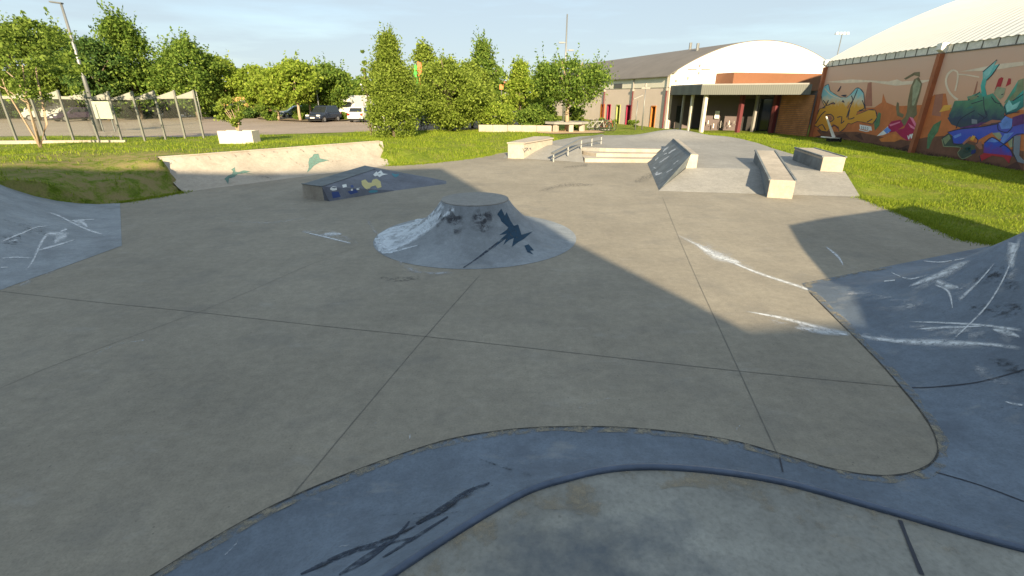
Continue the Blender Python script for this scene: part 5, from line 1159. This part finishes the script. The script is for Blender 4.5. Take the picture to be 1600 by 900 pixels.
# ------------------------------------------------------------------ planter with shrub, low wall, ring bench
pa, pb = AT(344, 228, 25.2), AT(397, 227, 25.2)
def planter():
    c = (pa + pb) / 2; g = h1(c.x, c.y); w = (pb - pa).length * 1.0
    t = thing('planter', 'long low white concrete planter on the lawn behind the quarter pipe', 'planter', (c.x, c.y, g))
    m = MB(); x0, x1, y0, y1, h = pa.x, pb.x, c.y, c.y + .75, g + .62
    for b_ in (((x0 + x1) / 2, y0 + .05, (g - .1 + h) / 2, x1 - x0, .1), ((x0 + x1) / 2, y1 - .05, (g - .1 + h) / 2, x1 - x0, .1), (x0 + .05, (y0 + y1) / 2, (g - .1 + h) / 2, .1, y1 - y0 - .202), (x1 - .05, (y0 + y1) / 2, (g - .1 + h) / 2, .1, y1 - y0 - .202)):
        m.box(b_[:3], (b_[3], b_[4], h - g + .1))
    m.build('trough', plain('white_concrete', (.6, .54, .46), .85, .1, 4), t)
    MB().box(((x0 + x1) / 2, (y0 + y1) / 2, h - .15), (x1 - x0 - .21, y1 - y0 - .21, .1)).build('soil', MT['dirt'], t)
    rng = np.random.default_rng(31); s = thing('planter_shrub', 'small yellowish shrub growing in the white planter', 'shrub', ((x0 + x1) / 2, (y0 + y1) / 2, h - .12)); b0 = s.location.copy()
    m = MB()
    for k in range(7):
        e = b0 + Vector((rng.uniform(-.55, .5), rng.uniform(-.3, .3), rng.uniform(.9, 1.5))); m.tube([b0, b0.lerp(e, .5) + Vector((.05, 0, .1)), e], [.03, .02, .008], 6)
    m.build('stem', MT['bark_pale'], s)
    zt = AT(370, 155, 25.5).z; v, f = crown_mesh(rng, b0.x - .15, b0.y, b0.z + .4, zt, .66, 'round', 3200, .06, .1, spikes=.5); build('crown', v.tolist(), f.tolist(), LF['yellow'], s)
planter()
def low_wall():
    a, b_ = G(748, 205, .3), G(862, 206.5, .3); t = thing('low_wall', 'low pale concrete block wall in front of the clipped shrubs', 'wall', (a.x, a.y, h1(a.x, a.y)))
    n = 5; d = (b_ - a) / n
    for k in range(n):
        p, q_ = a + d * k, a + d * (k + .985); MB().prism([(p.x, p.y), (q_.x, q_.y), (q_.x, q_.y + .4), (p.x, p.y + .4)], .0, .3 + .5).build('block', MT['pale'], t, bevel=.02)
low_wall()
def ring_bench():
    c = Vector((4.45, 41.3, 0)); g = h1(c.x, c.y); t = thing('ring_bench', 'concrete slab ring bench on short blocks under the umbrella tree', 'bench', (c.x, c.y, g))
    vs, fs, n = [], [], 10
    for k in range(n):
        a = 6.283 * (k + .5) / n
        for r, z in ((1.85, .62), (1.85, .78), (.85, .78), (.85, .62)): vs.append((c.x + r * 1.0 * math.cos(a), c.y + r * .8 * math.sin(a), g + z))
    for k in range(n):
        for j in range(4): fs.append((k * 4 + j, k * 4 + (j + 1) % 4, ((k + 1) % n) * 4 + (j + 1) % 4, ((k + 1) % n) * 4 + j))
    build('seat_slab', vs, fs, MT['platform'], t)
    for k in range(7):
        a = 6.283 * k / 7 + .4; MB().box((c.x + 1.4 * math.cos(a), c.y + 1.1 * math.sin(a), g + .3), (.36, .36, .62), a).build('support_block', MT['pale'], t, bevel=.02)
ring_bench()
def debris():
    a = AT(1303, 214, 33.0); g = h1(a.x, a.y)
    t = thing('tilted_post', 'white post leaning from a dark base with flat white plate by the mural', 'post', (a.x, a.y, g))
    top = AT(1291, 182, 33.0); MB().tube([Vector((a.x, a.y, g + .3)), top], [.1, .045], 8).build('post', MT['white'], t)
    l, r = AT(1286, 214, 33.0), AT(1309, 216, 33.0); MB().bar(l, r, .5, .07).build('plate', MT['white'], t)
    MB().box((a.x + .05, a.y, g + .12), (.75, .5, .34)).build('base', MT['black'], t, bevel=.04)
debris()
def barrier():
    Y = 45; a, b_ = AT(578, 196, Y), AT(601, 196, Y); g = h1(a.x, Y); t = thing('barrier', 'white tubular barrier at the lot edge by the white car', 'barrier', (a.x, Y, g))
    for k in range(4):
        p = a.lerp(b_, k / 3); MB().tube([(p.x, Y, g - .05), (p.x, Y, g + 1.0)], .035, 6).build('post', MT['white'], t)
    MB().bar((a.x, Y, g + .98), (b_.x, Y, g + .98), .05, .05).build('top_rail', MT['white'], t); MB().bar((a.x, Y, g + .55), (b_.x, Y, g + .55), .04, .04).build('mid_rail', MT['white'], t)
barrier()

# ------------------------------------------------------------------ vehicles
def paint(name, c): 
    m = plain(name, c, .25, .03, 1, .0, .6); return m
RIM = plain('alloy_rim', (.45, .45, .46), .35, .05, 5, .7); LAMP = plain('headlamp_glass', (.6, .62, .62), .15); TAIL = plain('tail_lamp_red', (.35, .02, .02), .2); PLATE = MT['white']
def car(name, label, cat, u, Y, yaw, mat, L=4.2, W=1.8, H=1.5, kind='hatch', group=None, vb=None):
    """built along +x = front, then turned; yaw 0 faces the camera side (-Y)"""
    p = AT(u, 188, Y); g = h1(p.x, Y); t = thing(name, label, cat, (0, 0, 0), group)
    hl = L / 2; hw = W / 2
    if kind == 'van': low = [(-hl, .35), (-hl, H * .52), (hl * .72, H * .52), (hl * .96, H * .42), (hl, .35)]; cab = [(-hl + .03, H * .5), (-hl + .08, H), (hl * .55, H), (hl * .8, H * .5)]
    elif kind == 'motorhome': low = [(-hl, .4), (-hl, 1.2), (hl * .9, 1.15), (hl, .9), (hl, .4)]; cab = [(-hl + .02, 1.15), (-hl + .02, H), (hl * .85, H), (hl * .95, H * .75), (hl * .6, H * .66), (hl * .85, 1.1)]
    else: low = [(-hl, .38), (-hl * .99, .82), (-hl * .8, .93), (hl * .42, .93), (hl * .9, .76), (hl, .6), (hl, .36)]; cab = [(-hl * .93, .9), (-hl * .74, H * .97), (-hl * .1, H), (hl * .12, H * .96), (hl * .48, .9)]
    m = MB(); m.extr([(x, -hw, z) for x, z in low], (0, W, 0)); body = m.build('body', mat, t, bevel=.09)
    iw = hw * (.82 if kind in ('hatch', 'suv') else .95); ib = hw * .96
    zc = [z for _, z in cab]; zl, zh = min(zc), max(zc); wf = lambda z: ib + (iw - ib) * (z - zl) / (zh - zl)
    m = MB(); n = len(cab); v = [(x, -wf(z), z) for x, z in cab] + [(x, wf(z), z) for x, z in cab]
    m.add(v, [tuple(range(n)), tuple(range(n, 2 * n))[::-1]] + [(i, n + i, n + (i + 1) % n, (i + 1) % n) for i in range(n)]); m.build('cabin', mat, t, bevel=.05)
    dg_ = MT['dark_glass']
    def quad(name_, P, th): 
        P = [Vector(x) for x in P]; nrm = (P[1] - P[0]).cross(P[2] - P[0]).normalized(); MB().extr([x + nrm * th for x in P], -nrm * .03).build(name_, dg_, t)
    def lerp2(a, b_, k): return (a[0] + (b_[0] - a[0]) * k, a[1] + (b_[1] - a[1]) * k)
    if kind in ('hatch', 'suv'):
        f0, f1 = cab[4], cab[3]; a, b_ = lerp2(f0, f1, .12), lerp2(f0, f1, .9)
        quad('windscreen', [(a[0], -wf(a[1]) * .9, a[1]), (a[0], wf(a[1]) * .9, a[1]), (b_[0], wf(b_[1]) * .88, b_[1]), (b_[0], -wf(b_[1]) * .88, b_[1])], .02)
        f0, f1 = cab[0], cab[1]; a, b_ = lerp2(f0, f1, .25), lerp2(f0, f1, .85)
        quad('rear_window', [(a[0], wf(a[1]) * .86, a[1]), (a[0], -wf(a[1]) * .86, a[1]), (b_[0], -wf(b_[1]) * .84, b_[1]), (b_[0], wf(b_[1]) * .84, b_[1])], .02)
        for sgn in (-1, 1):
            P = [(-hl * .75, sgn * wf(1.0), .99), (hl * .36, sgn * wf(1.0), .99), (hl * .1, sgn * wf(H * .92), H * .92), (-hl * .62, sgn * wf(H * .92), H * .92)]
            quad('side_window', P if sgn < 0 else P[::-1], .02)
            MB().box((hl * .38, sgn * (hw + .08), 1.0), (.12, .18, .14)).build('wing_mirror', mat, t)
    else:
        zf = (cab[2][1] + cab[3][1]) / 2
        quad('windscreen', [(cab[-1][0] - .02, -hw * .8, H * .55), (cab[-1][0] - .02, hw * .8, H * .55), (hl * .6, hw * .75, H * .86), (hl * .6, -hw * .75, H * .86)], .03)
    for sgn in (-1, 1):
        MB().box((hl * .93 if kind != 'van' else hl * .95, sgn * hw * .72, .72), (.22, .38, .17)).build('headlight', LAMP, t, bevel=.03)
        MB().box((-hl * .975, sgn * hw * .8, .82), (.12, .26, .22)).build('tail_light', TAIL, t)
        for xx in (-.6, .62):
            w_ = MB(); w_.tube([(hl * xx, sgn * (hw - .2), .32), (hl * xx, sgn * (hw + .01), .32)], .33, 20); w_ = w_.build('wheel', MT['black'], t)
            MB().tube([(hl * xx, sgn * (hw + .011), .32), (hl * xx, sgn * (hw + .03), .32)], .2, 14).build('rim', RIM, w_)
    MB().box((hl + .01, 0, .5), (.04, .52, .12)).build('number_plate', PLATE, t); MB().box((-hl - .01, 0, .7), (.04, .52, .12)).build('number_plate', PLATE, t)
    MB().box((hl * .985, 0, .62), (.06, W * .42, .14)).build('grille', MT['black'], t)
    MB().box((0, 0, .3), (L * .86, W * .84, .2)).build('underbody', MT['black'], t)
    t.location = (p.x, Y, g); t.rotation_euler = (0, 0, R(-90 + yaw)); return t
CG = 'cars parked on the lot'
NAVY = paint('navy_car_paint', (.025, .035, .06)); WHITE = paint('white_car_paint', (.72, .72, .70)); SILVER = paint('silver_car_paint', (.3, .35, .4))
car('parked_car', 'navy blue car facing the skatepark beside the planting strip', 'car', 507, 56.5, -14, NAVY, 4.2, 1.85, 1.72, 'suv', CG)
car('parked_car', 'dark car parked behind the navy car under a tree', 'car', 521, 63, -10, paint('black_car_paint', (.015, .018, .022)), 4.2, 1.8, 1.75, 'suv', CG)
car('parked_car', 'white hatchback seen from behind beside the motorhome', 'car', 568, 56.8, 172, WHITE, 4.1, 1.85, 1.62, 'hatch', CG)
car('motorhome', 'white motorhome parked behind the white hatchback', 'motorhome', 561, 64, -20, WHITE, 6.0, 2.1, 2.75, 'motorhome')
car('parked_car', 'silver blue car half hidden behind the planting strip bushes', 'car', 465, 67, -60, SILVER, 4.2, 1.8, 1.5, 'hatch', CG)
car('parked_car', 'dark car behind the person in red', 'car', 674, 55, -8, NAVY, 4.2, 1.85, 1.6, 'suv', CG)
car('parked_car', 'dark purple car parked right of the white van', 'car', 118, 58, -24, paint('purple_car_paint', (.05, .035, .07)), 4.3, 1.8, 1.5, 'hatch', CG)
car('white_van', 'white van parked behind the glass fence stems', 'van', 70, 61, -48, paint('off_white_paint', (.5, .5, .48)), 3.9, 1.9, 2.05, 'van')
car('parked_car', 'white car glimpsed behind the sign posts', 'car', 801, 66, -40, WHITE, 4.2, 1.8, 1.5, 'hatch', CG)

# ------------------------------------------------------------------ bicycles and person
def bicycle(label, x, y, g, yaw, c):
    t = thing('bicycle', label, 'bicycle', (0, 0, 0), 'bicycles leaning in the rack')
    fm = plain('bike_frame_paint', c, .4); r = .33
    for xx in (-.52, .52):
        w = MB().ring((xx, 0, r), r, .022, (0, 1, 0), 24, 6).build('wheel', MT['black'], t)
        m = MB()
        for k in range(8): a = 6.283 * k / 8; m.tube([(xx, 0, r), (xx + math.cos(a) * r * .95, 0, r + math.sin(a) * r * .95)], .004, 4)
        m.build('spokes', MT['steel'], w)
    m = MB(); bb, st_, hd, rr, fr = Vector((-.05, 0, .3)), Vector((-.18, 0, .82)), Vector((.36, 0, .8)), Vector((-.52, 0, r)), Vector((.52, 0, r))
    for a, b_ in ((bb, st_), (bb, hd), (st_ - Vector((0, 0, .06)), hd), (bb, rr), (st_ - Vector((0, 0, .08)), rr), (hd + Vector((-.03, 0, .15)), fr)): m.tube([a, b_], .02, 6)
    m.build('frame', fm, t)
    MB().tube([(.3, -.28, .98), (.35, -.1, .95), (.35, .1, .95), (.3, .28, .98)], .014, 6).build('handlebar', MT['black'], t)
    MB().prism([(-.34, -.08), (-.1, -.03), (-.1, .03), (-.34, .08)], .86, .92).build('saddle', MT['black'], t)
    t.location = (x, y, g); t.rotation_euler = (R(6), 0, R(yaw)); return t
for i, (u, yaw, c, lab) in enumerate(((926, 8, (.3, .3, .32), 'grey bicycle nearest the ring bench'), (935, -12, (.5, .48, .45), 'pale framed bicycle in the middle of the rack'), (944, 20, (.06, .06, .07), 'dark bicycle in front of the grass clump'), (950, -6, (.35, .05, .05), 'bicycle at the right end of the rack'))):
    p = AT(u, 203, 42.6); bicycle(lab, p.x, 42.6 + .25 * i, h1(p.x, 42.6), yaw, c)
def rack():
    a = AT(921, 203, 43.6); b_ = AT(953, 203, 43.6); g = h1(a.x, 43.6); t = thing('bicycle_rack', 'low steel bicycle rack under the parked bicycles', 'rack', (a.x, a.y, g))
    MB().bar((a.x, 43.7, g + .06), (b_.x, 43.7, g + .06), .06, .06).build('base_rail', MT['steel'], t)
    for k in range(5):
        x = a.x + (b_.x - a.x) * k / 4; MB().tube([(x, 43.72, g), (x, 43.72, g + .75), (x + .25, 43.72, g + .85), (x + .4, 43.72, g + .7), (x + .4, 43.72, g)], .022, 6).build('hoop', MT['steel'], t)
rack()
def skin_mesh(name, V, E_, rad, mat, parent, root=0):
    off = wloc(parent); me = bpy.data.meshes.new(name); me.from_pydata([tuple(Vector(v) - off) for v in V], E_, []); o = link(name, me, mat, parent)
    sk = o.modifiers.new('skin', 'SKIN'); d = me.skin_vertices[0].data
    for i, r in enumerate(rad): d[i].radius = (r, r) if not isinstance(r, tuple) else r
    d[root].use_root = True
    ss = o.modifiers.new('sub', 'SUBSURF'); ss.levels = 1; ss.render_levels = 2; return o
def person():
    p = G(655.5, 203.5, .28); x, y, g = p.x, p.y, h1(p.x, p.y); t = thing('person', 'person in a red top standing with a bicycle beside the round lawn tree', 'person', (x, y, g))
    q = lambda a, b_, c: (x + a, y + b_, g + c)
    V = [q(0, 0, .92), q(0, 0, 1.12), q(0, 0, 1.36), q(0, 0, 1.47), q(0, -.02, 1.53), q(0, -.02, 1.63), q(0, -.02, 1.7), q(-.17, 0, 1.39), q(-.24, -.02, 1.12), q(-.2, -.2, .95), q(-.17, -.28, .93), q(.17, 0, 1.39), q(.25, -.02, 1.12), q(.26, -.22, .98), q(.27, -.31, .96), q(-.1, 0, .86), q(-.11, -.02, .48), q(-.12, .02, .08), q(-.13, -.14, .03), q(.1, 0, .86), q(.12, -.03, .48), q(.13, .02, .08), q(.14, -.14, .03)]
    E_ = [(0, 1), (1, 2), (2, 3), (3, 4), (4, 5), (5, 6), (2, 7), (7, 8), (8, 9), (9, 10), (2, 11), (11, 12), (12, 13), (13, 14), (0, 15), (15, 16), (16, 17), (17, 18), (0, 19), (19, 20), (20, 21), (21, 22)]
    rad = [.13, .125, .14, .055, .075, .095, .06, .06, .045, .036, .035, .06, .045, .036, .035, .085, .058, .042, .035, .085, .058, .042, .035]
    skin_mesh('body', V, E_, rad, plain('skin', (.45, .26, .18)), t)
    i = [0, 1, 2, 7, 8, 11, 12]; mp_ = {k: n for n, k in enumerate(i)}
    skin_mesh('red_top', [V[k] for k in i], [(mp_[a], mp_[b_]) for a, b_ in E_ if a in mp_ and b_ in mp_], [rad[k] + .016 for k in i], plain('red_cloth', (.35, .03, .03), .9), t)
    i = [0, 15, 16, 17, 19, 20, 21]; mp_ = {k: n for n, k in enumerate(i)}
    skin_mesh('trousers', [V[k] for k in i], [(mp_[a], mp_[b_]) for a, b_ in E_ if a in mp_ and b_ in mp_], [rad[k] + .014 for k in i], plain('pale_cloth', (.45, .43, .4), .9), t)
    skin_mesh('hair', [q(0, .01, 1.68), q(0, .03, 1.74)], [(0, 1)], [.1, .06], plain('dark_hair', (.03, .02, .015)), t)
    b_ = bicycle('dark bicycle held by the person in red', x + .3, y - .25, g, 70, (.05, .05, .06))
    if 'group' in b_: del b_['group']
person()

# ------------------------------------------------------------------ house and awning far behind the lot
def far_house():
    a = AT(350, 165, 92); b_ = AT(400, 165, 92); g = .3; t = thing('orange_house', 'low orange walled house glimpsed between the trees', 'house', (a.x, 92, g))
    MB().prism([(a.x, 92), (b_.x, 92), (b_.x, 98), (a.x, 98)], 0, 3.0).build('wall', plain('orange_render', (.5, .27, .1)), t)
    MB().extr([(a.x - .4, 91.6, 3.0), (a.x - .4, 95, 4.3), (a.x - .4, 98.4, 3.0)], (b_.x - a.x + .8, 0, 0)).build('roof', plain('terracotta_roof', (.5, .27, .14)), t)
    for k in range(3): MB().box((a.x + 1.2 + k * 1.8, 91.98, 1.7), (.8, .06, 1.1)).build('window', MT['dark_glass'], t)
    c, d = AT(352, 164, 84), AT(407, 164, 84); s = thing('white_awning', 'white pitched awning standing in front of the orange house', 'awning', (c.x, 84, .3))
    m = MB(); zt = AT(375, 156, 84).z; zb = AT(375, 166, 84).z; mx_ = (c.x + d.x) / 2
    m.extr([(c.x, 84, zb), (mx_, 84, zt), (d.x, 84, zb), (d.x, 84, zb - .06), (mx_, 84, zt - .06), (c.x, 84, zb - .06)], (0, 4, 0)); m.build('canvas', MT['white'], s)
    for px_ in (c.x + .1, d.x - .1):
        for py in (84.1, 87.9): MB().bar((px_, py, .2), (px_, py, zb), .08, .08).build('leg', MT['steel'], s)
far_house()

# ------------------------------------------------------------------ planting strip and painted lot lines
STRIP = [tuple(G(u, v, .3)[:2]) for u, v in ((402, 186.5), (455, 190), (492, 191.5), (538, 190), (560, 187), (560, 182), (400, 182))]
struct(sheet('planting_strip', STRIP, lambda x, y: hz(x, y) + .12, MT['dirt'], 2.0))
for k, (u0, v0, u1, v1) in enumerate(((0, 208, 150, 203), (60, 216, 330, 205), (320, 212, 420, 207), (200, 196, 300, 195), (0, 197, 180, 196))):
    a, b_ = G(u0, v0, .3), G(u1, v1, .3); d = (b_ - a).normalized(); n = Vector((-d.y, d.x, 0)) * .07; m = MB()
    N = 24; P = [a.lerp(b_, i / N) for i in range(N + 1)]
    zs = hz(np.array([p.x for p in P]), np.array([p.y for p in P]))
    vs = []; fs = []
    for i, p in enumerate(P): vs += [Vector((p.x, p.y, zs[i] + .03)) - n, Vector((p.x, p.y, zs[i] + .03)) + n]
    for i in range(N): fs.append((2 * i, 2 * i + 1, 2 * i + 3, 2 * i + 2))
    struct(build('lot_line', vs, fs, plain('worn_line_paint', (.42, .38, .33), .9)))

# ------------------------------------------------------------------ grass blades on the lawns near the skatepark
def blades(n, box, dens_near, rng, size):
    x = rng.uniform(box[0], box[1], n); y = rng.uniform(box[2], box[3], n)
    k = np.ones(n, bool)
    for poly in (FLOOR, PLAT, LOT, QPOLY, LBANKP, SANDP): k &= ~inside(x, y, poly)
    k &= rng.uniform(size=n) < np.clip(dens_near / np.hypot(x, y), .12, 1)
    nz_ = .5 + .25 * np.sin(x * 1.9 + 1.3 * np.sin(y * .8)) + .25 * np.sin(y * 2.7 + 1.7 * np.sin(x * 1.1)); k &= rng.uniform(size=n) < .3 + .7 * nz_
    wx = W1.x + (y - W1.y) * math.tan(WA); k &= x < wx - .02
    d = np.hypot(x + 13.4, y - 16.2); k &= (d > 2.6) | (rng.uniform(size=n) < .22)
    x, y = x[k], y[k]; z = hz(x, y); n = len(x); a = rng.uniform(0, 6.28, n); h = size * rng.uniform(.35, 1.5, n) * (.55 + .8 * (.5 + .25 * np.sin(x * 1.9 + 1.3 * np.sin(y * .8)) + .25 * np.sin(y * 2.7 + 1.7 * np.sin(x * 1.1)))); w = size * .2
    tilt = rng.normal(size=(n, 2)) * size * .4
    v = np.stack([np.stack([x - np.cos(a) * w, y - np.sin(a) * w, z - .02], 1), np.stack([x + np.cos(a) * w, y + np.sin(a) * w, z - .02], 1), np.stack([x + tilt[:, 0], y + tilt[:, 1], z + h], 1)], 1).reshape(-1, 3)
    return v, np.arange(3 * n).reshape(-1, 3)
rng = np.random.default_rng(3); V, Fc, off = [], [], 0
for n, bx, dn, sz in ((230000, (9.8, 23.5, 8, 24), 14, .058), (60000, (11.5, 24, 24, 42), 26, .09), (60000, (-30, -9, 9, 34), 15, .09), (60000, (-12, 3, 22, 46), 24, .1)):
    v, f = blades(n, bx, dn, rng, sz); V.append(v); Fc.append(f + off); off += len(v)
for ch in EDGES:                                                           # ragged turf creeping over the concrete edge
    for (ax, ay), (bx, by) in zip(ch, ch[1:]):
        n = int(math.hypot(bx - ax, by - ay) * 900); t_ = rng.uniform(size=n); j_ = rng.normal(size=(n, 2)) * .06 * (1 + 1.5 * (np.sin(t_ * 9 + ax * 5) > .3))[:, None]
        x = ax + (bx - ax) * t_ + j_[:, 0]; y = ay + (by - ay) * t_ + j_[:, 1]; z = np.maximum(hz(x, y), 0); a = rng.uniform(0, 6.28, n); h = .05 * rng.uniform(.4, 1.4, n)
        v = np.stack([np.stack([x - np.cos(a) * .012, y - np.sin(a) * .012, z - .01], 1), np.stack([x + np.cos(a) * .012, y + np.sin(a) * .012, z - .01], 1), np.stack([x + rng.normal(size=n) * .03, y + rng.normal(size=n) * .03, z + h], 1)], 1).reshape(-1, 3)
        V.append(v); Fc.append(np.arange(3 * n).reshape(-1, 3) + off); off += 3 * n
o = build('lawn_grass', np.concatenate(V).tolist(), np.concatenate(Fc).tolist(), MT['blade']); o['kind'] = 'stuff'; o['label'] = 'short green grass covering the lawns round the concrete'; o['category'] = 'grass'
